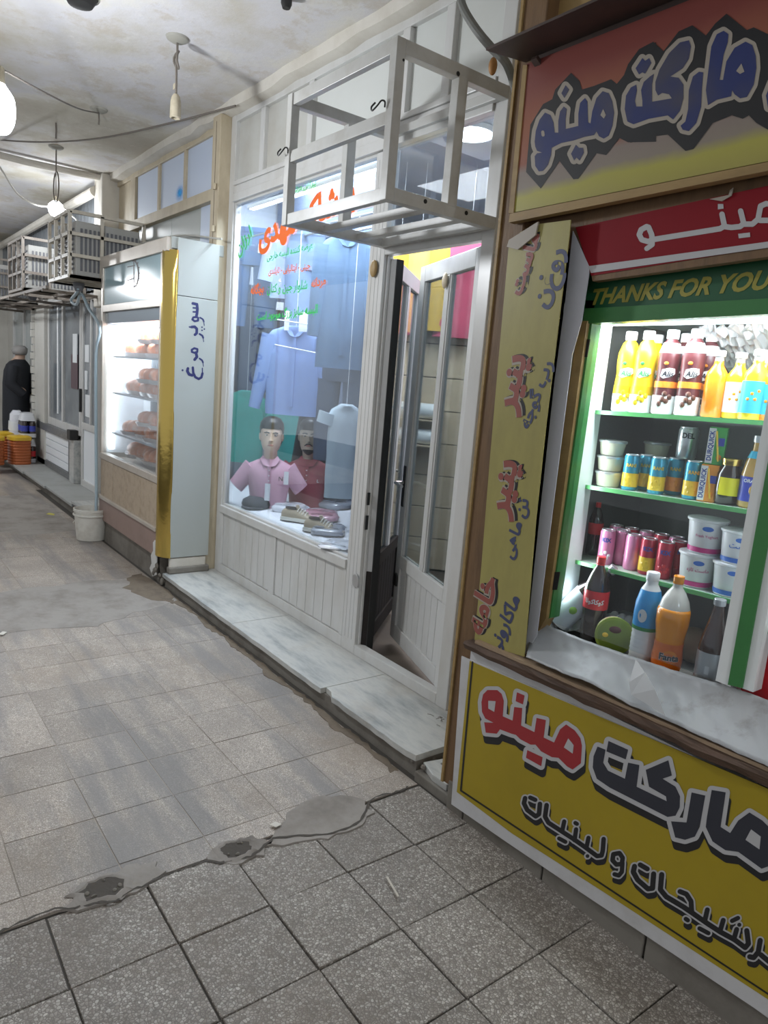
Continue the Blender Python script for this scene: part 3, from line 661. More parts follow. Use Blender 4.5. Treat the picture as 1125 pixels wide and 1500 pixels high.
# ------------------------------------------------------------------ mannequin busts
mat('mannequin_skin', (.80, .60, .46), .4, coat=.2); mat('mannequin_skin_dull', (.55, .46, .35), .45)
mat('hair_black', (.012, .012, .014), .4); mat('lip', (.45, .2, .17), .4); mat('eye_dark', (.03, .03, .03), .2); mat('eye_white', (.8, .8, .78), .2)
def bust(label, loc, rotz, skin, cloth, beard):
    b_ = thing('mannequin_bust', label, 'mannequin', loc, rotz, world=False)
    mt = mat(cloth[0], cloth[1], .8, bmp=.4, bscale=10, dirt=.2, dcol=tuple(c*.75 for c in cloth[1]), dscale=6)
    r = [el((0, .0, 0), .135, .09, 24, 2.3), el((0, 0, .06), .14, .095, 24, 2.3), el((0, -.005, .16), .155, .105, 24, 2.3), el((0, -.005, .24), .17, .108, 24, 2.3), el((0, 0, .30), .175, .095, 24, 2.3), el((0, .005, .335), .155, .078, 24, 2.2), el((0, .01, .36), .105, .068, 24), el((0, .01, .378), .065, .06, 24)]
    obj('shirt', MB().loft(r), mt, b_, ang=70)
    for s in (-1, 1):
        rs = []
        for t in (0, .2, .55, 1):
            c = V(s*(.135+.115*t), 0, .305-.155*t); rr = .072-.010*t; u = V(s*.72, 0, .70)
            rs.append([c+u*rr*math.cos(2*math.pi*k/16)+V(0, rr*.8*math.sin(2*math.pi*k/16), 0) for k in range(16)])
        obj('sleeve', MB().loft(rs), mt, b_, ang=70)
        obj('collar', MB().prism([V(0, -.09, .325), V(s*.045, -.085, .33), V(s*.075, -.045, .375), V(s*.055, .0, .40), V(s*.03, -.05, .375)], (0, -.008, .003)), mt, b_)
    obj('placket', bx(-.014, .014, -.113, -.095, .2, .33), mt, b_)
    for z in (.22, .26, .30): obj('button', MB().ball((0, -.115, z), .005), 'tag_pale', b_)
    # neck and head: one surface, chin forward, brow and jaw shaped ring by ring
    hd = [((0, .012, .34), .052, .055), ((0, .01, .39), .050, .053), ((0, .005, .42), .052, .058), ((0, -.010, .438), .050, .070), ((0, -.012, .455), .058, .080), ((0, -.008, .485), .068, .088), ((0, -.004, .52), .074, .092), ((0, 0, .56), .077, .096), ((0, .002, .60), .077, .097), ((0, .004, .635), .070, .088), ((0, .006, .66), .052, .066), ((0, .008, .674), .022, .03)]
    h = obj('head', MB().loft([el(c, rx*(1.07 if c[2] > .44 else 1), ry, 24, 2.1) for c, rx, ry in hd]), skin, b_, ang=80)
    obj('nose', MB().loft([[V(-.006, -.092, .575), V(.006, -.092, .575), V(0, -.100, .575), V(0, -.100, .575)], [V(-.009, -.094, .54), V(.009, -.094, .54), V(.003, -.112, .54), V(-.003, -.112, .54)], [V(-.017, -.092, .522), V(.017, -.092, .522), V(.006, -.119, .526), V(-.006, -.119, .526)], [V(-.012, -.09, .514), V(.012, -.09, .514), V(.004, -.105, .514), V(-.004, -.105, .514)]]), skin, h)
    for s in (-1, 1):
        obj('ear', MB().ball((s*.085, .012, .545), .010, .02, .032), skin, h)
        e = obj('eye', MB().ball((s*.031, -.084, .563), .013, .008, .006), 'eye_white', h); obj('iris', MB().ball((s*.031, -.0905, .563), .005, .003, .005), 'eye_dark', h)
        obj('eyebrow', MB().tube([(s*.012, -.096, .580), (s*.032, -.095, .586), (s*.05, -.083, .580)], .0045, 6), 'hair_black', h)
    obj('lips', MB().ball((0, -.093, .488), .022, .009, .008), 'lip', h)
    hr = [el((0, .012, .575), .088, .096, 24), el((0, .010, .61), .093, .106, 24), el((0, .006, .65), .088, .104, 24), el((0, .004, .685), .064, .082, 24), el((0, .004, .70), .03, .04, 24)]
    for i, p in enumerate(hr[0]):
        if p.y < 0: p.z += .038*min(1, -p.y/.06)
        else: p.z -= .09*min(1, p.y/.05)
    obj('hair', MB().loft(hr), 'hair_black', h, ang=80)
    if beard:
        obj('moustache', MB().tube([(-.03, -.086, .487), (-.012, -.098, .502), (0, -.100, .503), (.012, -.098, .502), (.03, -.086, .487)], .005, 6), 'hair_black', h)
        obj('beard', MB().loft([el((0, -.02, .475), .058, .066, 20), el((0, -.02, .455), .060, .075, 20), el((0, -.03, .435), .042, .062, 20), el((0, -.055, .415), .014, .022, 20)]), 'hair_black', h, ang=80)
    return b_
m1 = bust('pink polo mannequin bust with short black hair in the display window', (-4.86, 2.60, .64), R(60), 'mannequin_skin', ('pink_polo', (.62, .36, .46)), False)
obj('shirt_badge', bx(-.02, .02, -.105, -.104, .2, .201), 'eye_dark', m1)
text('lettering', 'N', 'eye_dark', m1, line((.075, -.1115, .225), (.105, -.1085, .225)), .01)
paper_tag(m1, V(-.005, -.122, .2), .04, .13); paper_tag(m1, V(.13, -.122, .30), .035, .10, 'tag_pale')
m2 = bust('maroon shirt mannequin bust with moustache and goatee in the display window', (P(454, 640, 2.93).x, 2.93, .64), R(54), 'mannequin_skin_dull', ('maroon_shirt', (.32, .045, .07)), True)
text('lettering', 'L', 'tag_pale', m2, line((.085, -.1115, .21), (.10, -.1085, .21)), .02)
# ------------------------------------------------------------------ shoes, bags, caps on the platform
mat('shoe_beige', (.40, .33, .23), .6, bmp=.3, bscale=60); mat('shoe_sole', (.74, .72, .64), .5); mat('shoe_dark', (.06, .05, .045), .7)
def shoe(label, loc, rotz, group=None):
    s = thing('sneaker', label, 'shoe', loc, rotz, group, world=False)
    L = .27; st_ = []; so = []
    for t, w_, h_ in ((0, .030, .075), (.06, .036, .09), (.25, .038, .092), (.42, .040, .088), (.58, .045, .070), (.75, .050, .052), (.9, .044, .042), (1, .022, .034)):
        x = L*t; st_.append([V(x, w_*a, .028+(h_-.028)*b) for a, b in ((-1, 0), (-1.02, .35), (-.9, .7), (-.5, .95), (0, 1.0), (.5, .95), (.9, .7), (1.02, .35), (1, 0))])
        ww = w_+.006; so.append([V(x*1.03-.004, ww*a, b) for a, b in ((-1, .002), (-1.03, .018), (-1, .032), (1, .032), (1.03, .018), (1, .002))])
    obj('upper', MB().loft(st_), 'shoe_beige', s, ang=60); obj('sole', MB().loft(so), 'shoe_sole', s, ang=50); obj('tread', MB().loft([[p*1.0-V(0, 0, p.z-.001-(.006 if p.z > .01 else 0)) for p in r] for r in so]), 'shoe_dark', s)
    obj('opening', MB().loft([el((.07, 0, .088), .05, .026, 16), el((.07, 0, .100), .052, .029, 16), el((.07, 0, .099), .042, .021, 16), el((.07, 0, .07), .036, .017, 16)], cap=False), 'shoe_dark', s)
    obj('tongue', MB().loft([el((.12, 0, .088), .014, .022, 12), el((.105, 0, .118), .01, .021, 12)]), 'shoe_beige', s)
    for k in range(4):
        x = .122+.019*k; z = .098-.0085*k
        obj('lace', MB().tube([(x, -.034, z-.02), (x+.004, -.015, z), (x+.008, 0, z+.005), (x+.004, .015, z), (x, .034, z-.02)], .0035, 6), 'shoe_sole', s)
    return s
shoe('beige sneaker behind the other one of the pair in the display window', F(400, 762, .645)+V(0, .075, 0), R(38)); shoe('front beige sneaker of the pair in the display window', F(434, 778, .645)+V(0, .07, 0), R(33))
m_, nt_, b_ = new_mat('plastic_bag'); b_.inputs['Base Color'].default_value = (.62, .64, .72, 1); b_.inputs['Roughness'].default_value = .12; b_.inputs['Coat Weight'].default_value = .8
bump(nt_, b_, noise(nt_, coords(nt_), 18, 4), .8, .01)
mat('packed_pink', (.55, .30, .38), .25, coat=.8, bmp=.6, bscale=18); mat('packed_grey', (.33, .36, .42), .2, coat=.8, bmp=.6, bscale=18); mat('packed_white', (.72, .74, .80), .2, coat=.8, bmp=.6, bscale=18)
def pack(label, px, py, mt, w_, d_, h_, rot, z=.645):
    g = thing('packed_shirt', label, 'packed shirt', F(px, py, z), rot, 'shirts folded in clear bags on the platform', world=False)
    mb = MB(); random.seed(px); rs = []
    for t, k in ((0, .9), (.3, 1), (.7, .98), (1, .8)): rs.append([p+V(random.uniform(-.006, .006), random.uniform(-.006, .006), random.uniform(-.003, .003)) for p in el((0, 0, h_*t), w_/2*k, d_/2*k, 24, 5)])
    obj('folded_shirt', mb.loft(rs), mt, g, ang=70)
    for s in (-1, 1): obj('collar', MB().prism([V(0, -d_*.12, h_+.002), V(s*.06, -d_*.2, h_+.004), V(s*.08, -d_*.36, h_+.003), V(0, -d_*.3, h_+.002)], (0, 0, .008)), mt, g)
    obj('bag_flap', MB().prism([V(-w_*.45, d_*.42, h_*.6), V(w_*.45, d_*.42, h_*.6), V(w_*.5, d_*.56, .01), V(-w_*.5, d_*.56, .01)], (0, 0, .004)), 'plastic_bag', g)
pack('white shirt in a clear bag behind the beige sneakers', 424, 748, 'packed_white', .22, .26, .05, R(35)); pack('pink shirt in a clear bag near the right of the platform', 470, 758, 'packed_pink', .26, .34, .04, R(60)); pack('grey shirt in a clear bag at the front right of the platform', 480, 780, 'packed_grey', .22, .28, .045, R(50))
pack('white shirt in a clear bag at the front right corner of the platform', 496, 800, 'packed_white', .2, .26, .02, R(35)); pack('dark grey shirt in a clear bag at the back right of the platform', 490, 742, 'packed_grey', .28, .3, .05, R(20))
def cap(label, px, py, col):
    g = thing('flat_cap', label, 'cap', F(px, py, .645), R(40), 'dark caps on the display platform', world=False)
    mt = mat('cap_cloth', col, .85)
    obj('crown', MB().lathe([(.105, 0), (.115, .025), (.105, .055), (.06, .082), (.01, .088)], (0, 0, 0), 22, 1, 1.1), mt, g, ang=70); obj('brim', MB().loft([el((0, -.08, .005), .085, .085, 18), el((0, -.08, .014), .082, .082, 18)]), mt, g)
cap('dark cap lying in front of the pink polo bust', 376, 742, (.05, .05, .06))
cap('dark cap lying behind the packed shirts at right', 468, 722, (.05, .05, .06))
# goods hung on and in front of the slatted partition
def back_garment(px, py, label, col, w_, h_): garment('hanging_garment', label, 'garment', on_slat(px, py, .10), math.atan2(sdir.y, sdir.x), col, w=w_, h=h_, collar=False)
back_garment(588, 345, 'amber garment at the back of the shop, beside the door gap', (.62, .34, .04), .19, .76)
back_garment(618, 343, 'yellow garment at the back of the shop, above the door leaf', (.68, .47, .10), .19, .76)
back_garment(650, 340, 'deep yellow garment between the pale yellow and red ones', (.58, .36, .05), .19, .76)
back_garment(690, 338, 'red garment hanging high at the back of the shop', (.55, .08, .15), .46, .82)
sh_ = thing('roll_shelf', 'thin double shelf of white rolls on the slatted partition', 'shelf', on_slat(600, 620, 0)); c0 = on_slat(575, 611, .09); e0 = on_slat(640, 611, .09)
for dz in (0, -.21): obj('shelf_board', MB().beam(V(c0.x, c0.y, c0.z+dz), V(e0.x, e0.y, c0.z+dz), .16, .012), 'slat_wood', sh_)
lbs = ['leftmost roll on the upper row, seen in the door gap', 'leftmost roll on the lower row, seen in the door gap', 'second roll on the upper row of the slatted partition', 'second roll on the lower row of the slatted partition', 'third roll on the upper row of the slatted partition', 'third roll on the lower row of the slatted partition']
for k in range(6):
    u = c0.lerp(e0, (k//2)*.36); z = c0.z+(0 if k % 2 == 0 else -.21)+.071
    tag(obj('paper_roll', MB().tube([V(u.x, u.y, z), V(u.x, u.y, z)+sdir*.15], .064, 16), 'tag_pale'), 'white '+lbs[k], 'roll', 'white rolls stacked on the slatted partition')

# ------------------------------------------------------------------ window lettering (on the outside of the pane)
mat('ink_orange', (.90, .16, .02), .4); mat('ink_green', (.05, .55, .12), .4)
YG = Y1+.0235
def wtext(s, a, b, mt, bold=.02): text('lettering', fa(s), mt, pane1, line(P(*a, YG), P(*b, YG)), bold)
wtext('پوشاک مهدی', (379, 362), (520, 300), 'ink_orange', .045)
wtext('عرضه کننده البسه خارجی', (391, 381), (458, 364), 'ink_green'); wtext('چینی - ایتالیایی - تایلندی', (393, 402), (454, 393), 'ink_orange')
wtext('مردانه', (456, 421), (477, 416), 'ink_orange', .03); wtext('بچگانه', (367, 431), (386, 428), 'ink_orange', .03)
wtext('شلوار جین و کتان', (391, 429), (450, 423), 'ink_green'); wtext('البسه سایز بزرگ موجود است', (376, 469), (465, 458), 'ink_green', .03)
wtext('پیراهن مردانه', (426, 283), (463, 271), 'ink_green')
text('lettering', fa('ارزان'), 'ink_green', pane1, line(P(349, 375, YG), P(369, 345, YG)), .02)

# ================================================================== chicken cabinet
mat('grey_panel', (.38, .405, .39), .4, dirt=.3, dcol=(.38, .38, .34), dscale=2); mat('alu_frame', (.55, .50, .44), .35, .3, dirt=.4, dcol=(.35, .3, .24), dscale=6)
mat('gold', (.62, .46, .13), .16, 1.0, bmp=.35, bscale=9); mat('plinth_brown', (.30, .21, .18), .5, dirt=.5, dcol=(.17, .12, .1), dscale=4); mat('cabinet_white', (.82, .86, .90), .4)
mat('beige_tile', (.46, .37, .27), .4, dirt=.8, dcol=(.28, .20, .13), dscale=16)
xa, xb, yf = -6.80, -5.26, 1.87
ck_ = thing('chicken_cabinet', 'tall lit glass fronted cabinet of packed chicken with gold trim', 'display cabinet', ((xa+xb)/2, 2.05, 0))
def cbx(nm, x0, x1, y0, y1, z0, z1, mt, bev=.003, par=ck_): return obj(nm, bx(x0, x1, y0, y1, z0, z1), mt, par, bev=bev)
cbx('plinth', xa, xb+.02, yf+.03, 2.25, -.02, .20, 'concrete_riser', .006); cbx('plinth_band', xa, xb+.02, yf, 2.2, .20, .40, 'plinth_brown', .004); cbx('ledge_strip', xa, xb+.01, yf-.015, yf+.02, .40, .43, 'alu_frame')
for k in range(4):
    x0 = xa+.03+k*.375; cbx('tile', x0+.002, x0+.373, yf+.004, yf+.02, .43, .765, 'beige_tile', .002)
cbx('lower_body', xa, xb, yf+.02, 2.28, .40, .775, 'alu_frame'); cbx('sill', xa, xb+.01, yf-.005, yf+.06, .77, .825, 'alu_frame')
cbx('stile', xa, xa+.05, yf, yf+.05, .82, 2.53, 'alu_frame'); cbx('stile', xb-.045, xb, yf, yf+.05, .82, 2.45, 'alu_frame')
cbx('back_panel', xa, xb, 2.26, 2.30, .78, 2.45, 'cabinet_white'); cbx('side_wall', xa, xa+.02, yf+.05, 2.26, .82, 2.5, 'cabinet_white')
cbx('roof', xa, xb+.12, yf+.02, 2.28, 2.47, 2.55, 'grey_panel'); cbx('top_rail', xa, xb+.10, yf-.01, yf+.05, 2.45, 2.545, 'alu_frame')
cbx('mid_rail', xa+.05, xb-.045, yf, yf+.05, 2.075, 2.135, 'alu_frame')
cbx('header_glass', xa+.05, xb-.045, yf+.012, yf+.018, 2.135, 2.45, mat('header_blue', (.36, .50, .55), .12, dirt=.3, dcol=(.45, .55, .58), dscale=2))
hg = list(ck_.children)[-1]
cbx('interior_hood', xa+.05, xb-.045, yf+.03, 2.26, 1.98, 2.075, mat('hood_grey', (.20, .23, .26), .3)); cbx('door_glass', xa+.05, xb-.045, yf+.02, yf+.026, .825, 2.075, 'fridge_glass', 0)
# emblem on the header: half gear with a star of needles
mat('ink_navy', (.022, .026, .11), .5); mat('ink_black', (.012, .012, .014), .5); c = (196, 401)
zz = lambda x, y: P(x, y, yf+.0105)
ink('emblem', zz, 'ink_black', hg, [(2.2, [(196+11*math.sin(t)*.62, 401-19*math.cos(t)) for t in [R(a) for a in range(-10, 200, 15)]]), (1.2, [(196, 384), (196, 419)])]+[(1.3, [(196+11*math.sin(R(a))*.62, 401-19*math.cos(R(a))), (196+14*math.sin(R(a))*.62, 401-23*math.cos(R(a)))]) for a in range(0, 190, 22)]+[(1.4, [(187, 391), (197, 389)]), (1.4, [(186, 411), (195, 408)])])
# light tubes inside, left and right
TUBE = emit('cabinet_tube', (.93, .97, 1), 7)
cbx('light_tube', xa+.06, xa+.10, yf+.06, yf+.10, .86, 1.95, 'cabinet_tube', 0); cbx('light_tube', xb-.07, xb-.055, yf+.05, yf+.065, .86, 1.95, 'cabinet_tube', 0)
area('cabinet_light', ((xa+xb)/2, yf+.2, 1.97), 1.3, .25, 40, (.93, .97, 1))
for k in range(4):
    cbx('hood_lamp', xa+.35+.22*k, xa+.43+.22*k, yf+.10+.03*(k % 2), yf+.13+.03*(k % 2), 1.975, 1.985, 'cabinet_tube', 0)
mat('wire_white', (.75, .77, .8), .3)
for z in (1.02, 1.38, 1.70):
    mb = MB()
    mb.box(xa+.06, xb-.06, yf+.07, yf+.078, z-.012, z+.004)
    for k in range(26): mb.box(xa+.08+k*.055, xa+.084+k*.055, yf+.07, 2.22, z-.003, z)
    obj('wire_shelf', mb, 'wire_white', ck_)
mb = MB()
for k in range(36): mb.box(xa+.25+k*.035, xa+.262+k*.035, 2.245, 2.26, .95, 1.9)
obj('back_grille', mb, 'hood_grey', ck_)
mat('chicken', (.86, .34, .17), .28, coat=.6, dirt=.8, dcol=(.92, .66, .52), dscale=14, lo=.5, hi=.66); mat('tray_film', (.86, .80, .78), .15, coat=.7)
def chicken(label, loc, rotz, s=1):
    g = thing('chicken_pack', label, 'chicken pack', loc, rotz, 'packs of chicken inside the lit cabinet', world=False)
    obj('tray', MB().loft([el((0, 0, 0), .12*s, .085*s, 20, 4), el((0, 0, .03*s), .135*s, .10*s, 20, 4)]), 'tray_film', g)
    random.seed(int(loc[0]*100)+int(loc[2]*10))
    mb = MB()
    for k in range(4): mb.ball(((-.085+.056*k)*s, random.uniform(-.02, .02)*s, .055*s), .042*s, .075*s, (.042+random.uniform(0, .018))*s, 12, 7)
    obj('chicken_pieces', mb, 'chicken', g, ang=180); return g
base = None; names = ['top', 'second', 'third', 'bottom']
slots = [(1.704, [0, 1, 2, 3]), (1.384, [0, 1, 2, 3]), (1.024, [0, 1, 2, 3]), (.83, [0, 1, 2, 3])]
ordn = ['leftmost', 'second from left', 'second from right', 'rightmost']
for r_, (z, ks) in enumerate(slots):
    for k in ks:
        loc = (xa+.42+k*.29, yf+.22+.02*(k % 2), z); lb = '%s front chicken pack on the %s shelf of the lit cabinet' % (ordn[k], names[r_])
        if base is None: base = chicken(lb, loc, R(8), 1.18)
        else: dup(base, loc, R(random.uniform(-25, 25)), lb)
    if r_ < 3:
        for k in (1, 2): dup(base, (xa+.5+k*.30, yf+.23, z+.11), R(20), '%s chicken pack heaped on top on the %s shelf of the lit cabinet' % (['', 'left', 'right'][k], names[r_]))
# gold corner trim and the tall white side
gx0, gx1 = xb, -5.115
prof = [(gx0, yf+.045), (gx0, yf-.005), (gx0+.03, yf-.012), (gx0+.07, yf-.004), (gx0+.11, yf+.015), (gx1, yf+.05), (gx1, yf+.06), (gx0, yf+.06)]
zl = [.22, .6, .82, 1.0, 1.4, 1.9, 2.3, 2.46]
obj('gold_trim', MB().loft([[V(x+.004*math.sin(z*9+i), y, z) for i, (x, y) in enumerate(prof)] for z in zl]), 'gold', ck_, ang=50)
xs_ = -5.115
cbx('side_panel', xs_-.02, xs_, yf+.055, 2.235, .22, 2.15, 'grey_panel'); cbx('side_panel', xs_-.02, xs_, yf+.055, 2.235, 2.154, 2.545, 'grey_panel')
sp = [c for c in ck_.children if c.name.startswith('side_panel')][0]
cbx('side_base', xs_-.04, xs_-.005, yf+.06, 2.22, .06, .215, 'plaster_wall', .01); cbx('side_foot', xs_-.05, xs_+.02, yf+.05, 2.24, ZS, ZS+.05, 'concrete_riser', .01)
random.seed(31)
zf = zmap(255, 430, .09, xs_+.001, 0)
sup = [(46, [(305, 160), (372, 175), (380, 250), (372, 330), (362, 380)]), (26, [(312, 232), (380, 240)]), (26, [(312, 297), (380, 300)]), (34, [(365, 378), (312, 388), (298, 420), (335, 450), (390, 440), (392, 395)]), (26, [(425, 392), (470, 420), (484, 455)]), (12, [(484, 455), (491, 520)]),
 (44, [(285, 545), (335, 540), (370, 575), (368, 645), (340, 670)]), (24, [(250, 543), (290, 552)]), (30, [(415, 658), (460, 685), (474, 720)]), (12, [(474, 720), (481, 785)]), (26, [(455, 548)]), (26, [(455, 598)]), (26, [(493, 578)]),
 (34, [(330, 890), (288, 915), (290, 950), (335, 965), (378, 950), (380, 905), (330, 890)]), (46, [(355, 960), (372, 1030), (335, 1075)]), (28, [(415, 1058), (455, 1085), (470, 1120)]), (12, [(470, 1120), (478, 1185)]),
 (46, [(225, 1220), (215, 1260), (245, 1315), (295, 1330)]), (40, [(305, 1205), (312, 1290), (345, 1360), (400, 1390), (445, 1365), (462, 1300)]), (18, [(462, 1300), (460, 1215)]), (34, [(138, 1248)])]
ink('lettering', zf, 'ink_navy', sp, sup, label='blue hand painted lettering')
# broken plaster at the foot of the corner
for k in range(7):
    obj('rubble', MB().ball((xb+.02+random.uniform(-.05, .1), yf+random.uniform(-.01, .05), random.uniform(.0, .16)), random.uniform(.015, .03), random.uniform(.012, .025), random.uniform(.015, .03), 7, 5), 'concrete_riser', ck_)

mat('peeling_white', (.62, .62, .60), .7, bmp=.5, bscale=30)
obj('peeling_plaster', MB().prism([V(x, yf-.004, z) for x, z in ((xb-.02, .33), (xb-.06, .30), (xb-.05, .24), (xb-.10, .19), (xb-.08, .13), (xb-.12, .08), (xb-.05, .03), (xb+.02, .06), (xb+.022, .30))], (0, .012, 0)), 'peeling_white', ck_, bev=.003)
# ------------------------------------------------------------------ cream wooden post and transom above the cabinet
cp = thing('wooden_post', 'cream painted wooden post between chicken cabinet and clothes shop', None, (-5.2, 2.25, ZS), kind='structure')
obj('post', bx(-5.28, -5.145, 2.22, 2.34, ZS, 3.44), 'cream_wood', cp, bev=.005); obj('seam', bx(-5.215, -5.211, 2.2185, 2.221, ZS+.1, 3.4), 'dark_metal', cp)
for z in (2.66, 2.2, 1.55, .95, 2.95): obj('hinge_knuckle', MB().tube([V(-5.175, 2.205, z-.02), V(-5.175, 2.205, z+.02)], .014, 8), 'cream_wood', cp)
obj('short_pipe', MB().tube([V(-5.24, 2.17, .2), V(-5.24, 2.17, .92)], .02, 10), 'cream_wood', cp); obj('pipe_cap', MB().tube([V(-5.24, 2.17, .92), V(-5.24, 2.17, .96)], .026, 10), 'alu_frame', cp)
W3 = thing('window_3', 'cream framed transom with pale blue panes above the chicken cabinet', None, (-6.4, Y1, 2.9), kind='structure')
bar('top_rail', -7.83, -5.28, 3.385, 3.44, W3, mt='cream_wood'); bar('bottom_rail', -7.35, -5.28, 2.90, 2.985, W3, Y1-.03, mt='cream_wood'); bar('end_stile', -7.40, -7.27, 2.50, 3.39, W3, mt='cream_wood')
mat('pale_blue_pane', (.55, .63, .78), .35, dirt=.2, dcol=(.65, .68, .74), dscale=2); mat('spray_blue', (.08, .38, .85), .5)
px_ = [-7.27, -6.63, -6.02, -5.28]
for x in px_[1:-1]: bar('mullion', x-.022, x+.022, 2.985, 3.385, W3, mt='cream_wood')
for k in range(3): o = bar('pane', px_[k]+.02, px_[k+1]-.02, 2.985, 3.385, W3, Y1+.02, Y1+.026, 'pale_blue_pane', 0)
cs = V(-6.16, Y1+.0195, 3.07); random.seed(2); mb = MB()
m_, nt_, b_ = new_mat('spray_mark'); nt_.nodes.remove(b_); tr_ = N(nt_, 'ShaderNodeBsdfTransparent'); df_ = N(nt_, 'ShaderNodeBsdfDiffuse'); df_.inputs[0].default_value = (.06, .42, .9, 1)
gr_ = N(nt_, 'ShaderNodeTexGradient', gradient_type='SPHERICAL'); tc_ = N(nt_, 'ShaderNodeTexCoord'); mp_ = N(nt_, 'ShaderNodeMapping'); mp_.inputs['Scale'].default_value = (2, 2, 2); mp_.inputs['Location'].default_value = (-1, -1, -1)
nt_.links.new(tc_.outputs['Generated'], mp_.inputs[0]); nt_.links.new(mp_.outputs[0], gr_.inputs[0]); ms_ = N(nt_, 'ShaderNodeMixShader'); pw_ = N(nt_, 'ShaderNodeMath', operation='POWER'); pw_.inputs[1].default_value = 1.5; nt_.links.new(gr_.outputs[1], pw_.inputs[0]); nt_.links.new(pw_.outputs[0], ms_.inputs[0]); nt_.links.new(tr_.outputs[0], ms_.inputs[1]); nt_.links.new(df_.outputs[0], ms_.inputs[2]); nt_.links.new(ms_.outputs[0], nt_.nodes['Material Output'].inputs[0])
mb.add([cs+V(-.12, 0, -.10), cs+V(.12, 0, -.10), cs+V(.12, -.001, .12), cs+V(-.12, -.001, .12)], [(0, 1, 2, 3)]); obj('spray_spot', mb, 'spray_mark', o)
for x0, x1 in ((-7.2, -6.33), (-6.325, -5.70)): bar('lower_board', x0, x1, 2.40, 2.90, W3, Y1+.02, Y1+.03, 'grey_panel', .002)
bar('pane', -5.695, -5.29, 2.40, 2.90, W3, Y1+.02, Y1+.03, 'pale_blue_pane', 0); bar('end_board', -7.83, -7.40, 2.2, 3.39, W3, Y1+.02, Y1+.04, 'cream_wood')
struct('wall_behind_cabinet', bx(-8.4, -5.16, 2.343, 2.366, 0, 3.5), 'plaster_wall')
# ------------------------------------------------------------------ bucket and drain hose
mat('bucket_white', (.66, .65, .60), .45, dirt=.6, dcol=(.38, .34, .28), dscale=7)
bp = F(125, 790); bk = thing('bucket', 'dirty white plastic bucket standing by the chicken cabinet', 'bucket', (bp.x, bp.y+.05, 0))
b0 = V(bp.x, bp.y+.05, 0)
obj('pail', MB().lathe([(.10, .0), (.125, .004), (.148, .27), (.155, .272), (.155, .295), (.146, .296), (.14, .27), (.118, .02), (.01, .016)], b0, 28), 'bucket_white', bk)
obj('rim_band', MB().lathe([(.15, .232), (.158, .234), (.158, .246), (.15, .248)], b0, 28, cap=False), 'bucket_white', bk)
obj('handle', MB().tube([b0+V(-.155, -.02, .26), b0+V(-.19, -.06, .20), b0+V(-.17, -.10, .15), b0+V(-.12, -.13, .14)], .005, 6), 'bucket_white', bk)
mat('hose_blue', (.36, .46, .52), .4)
tag(obj('drain_hose', MB().tube(spl([V(-7.3, 1.80, 2.36), V(-7.28, 1.79, 2.27), P(104, 440, 1.84), P(112, 446, 1.84), P(119, 430, 1.84), P(130, 452, 1.85), P(146, 480, 1.845), V(-6.83, 1.84, 1.7), V(-6.83, 1.845, 1.0), V(-6.78, 1.84, .4), V(b0.x+.05, b0.y+.02, .06)], 4), .014, 8), 'hose_blue'), 'pale blue drain hose running from the cooler cage into the white bucket', 'hose')

# ================================================================== far end of the arcade
mat('far_tile', (.60, .59, .55), .35, dirt=.4, dcol=(.42, .40, .35), dscale=3); mat('dark_stone', (.13, .135, .14), .4, dirt=.6, dcol=(.3, .3, .3), dscale=25); mat('corrugated', (.22, .24, .26), .45, .3, dirt=.4, dcol=(.4, .42, .44), dscale=4)
fs = struct('far_step', bx(-14, -7.95, 1.94, 2.40, -.02, .09), 'concrete_riser', 'grey stone step in front of the far shops')
for k in range(5): obj('stone_slab', bx(-7.95-1.2*(k+1)+.004, -7.95-1.2*k, 1.90-.02*k, 2.40, .09, .12), mat('grey_stone', (.36, .37, .36), .5, dirt=.5, dcol=(.24, .24, .22), dscale=5), fs, bev=.004)
nb = struct('near_block', bx(-7.95, -6.95, 1.93, 2.36, -.02, .13), 'concrete_riser', 'low block with a pale slab beside the chicken cabinet'); obj('slab', bx(-7.96, -6.9, 1.90, 2.36, .13, .15), 'marble', nb)
wf = struct('wall_far', bx(-14.5, -8.38, 2.36, 2.44, 0, 3.5), 'far_tile', 'pale tiled wall with far shop doors')
xd0, xd1 = -9.17, -8.50
d3 = thing('door_3', 'narrow glazed white door of the far shop with paper notices', None, (-8.8, Y1, .12), kind='structure')
for a in ((xd0, xd0+.06, .12, 2.4), (xd1-.06, xd1, .12, 2.4), (xd0+.06, xd1-.06, .12, .20), (xd0+.06, xd1-.06, .82, .90), (xd0+.06, xd1-.06, 2.32, 2.4), (-8.80, -8.76, .9, 2.32)): bar('frame_bar', *a, d3)
mat('far_glass', (.16, .18, .20), .12, dirt=.5, dcol=(.32, .35, .37), dscale=1.6)
bar('lower_panel', xd0+.06, xd1-.06, .20, .82, d3, Y1+.02, Y1+.03, 'cabinet_white', 0); bar('glass_pane', xd0+.06, xd1-.06, .9, 2.32, d3, Y1+.02, Y1+.03, 'far_glass', 0)
for k, (x, z, w_, h_) in enumerate(((-9.06, 1.62, .17, .2), (-9.06, 1.30, .1, .22), (-9.03, .98, .2, .26))): bar('notice', x, x+w_, z, z+h_, d3, Y1+.012, Y1+.02, 'tag_pale', 0)
bar('handle', xd0+.01, xd0+.04, 1.02, 1.3, d3, Y1-.03, Y1, 'black_iron')
W4 = thing('window_4', 'grey sliding window of the far shop over a slatted white panel', None, (-10.2, Y1, .75), kind='structure')
for a in ((-10.95, -9.19, 2.32, 2.42), (-10.95, -9.19, .72, .82), (-10.95, -10.87, .82, 2.32), (-10.16, -10.08, .82, 2.32), (-9.27, -9.19, .82, 2.32)): bar('frame_bar', *a, W4)
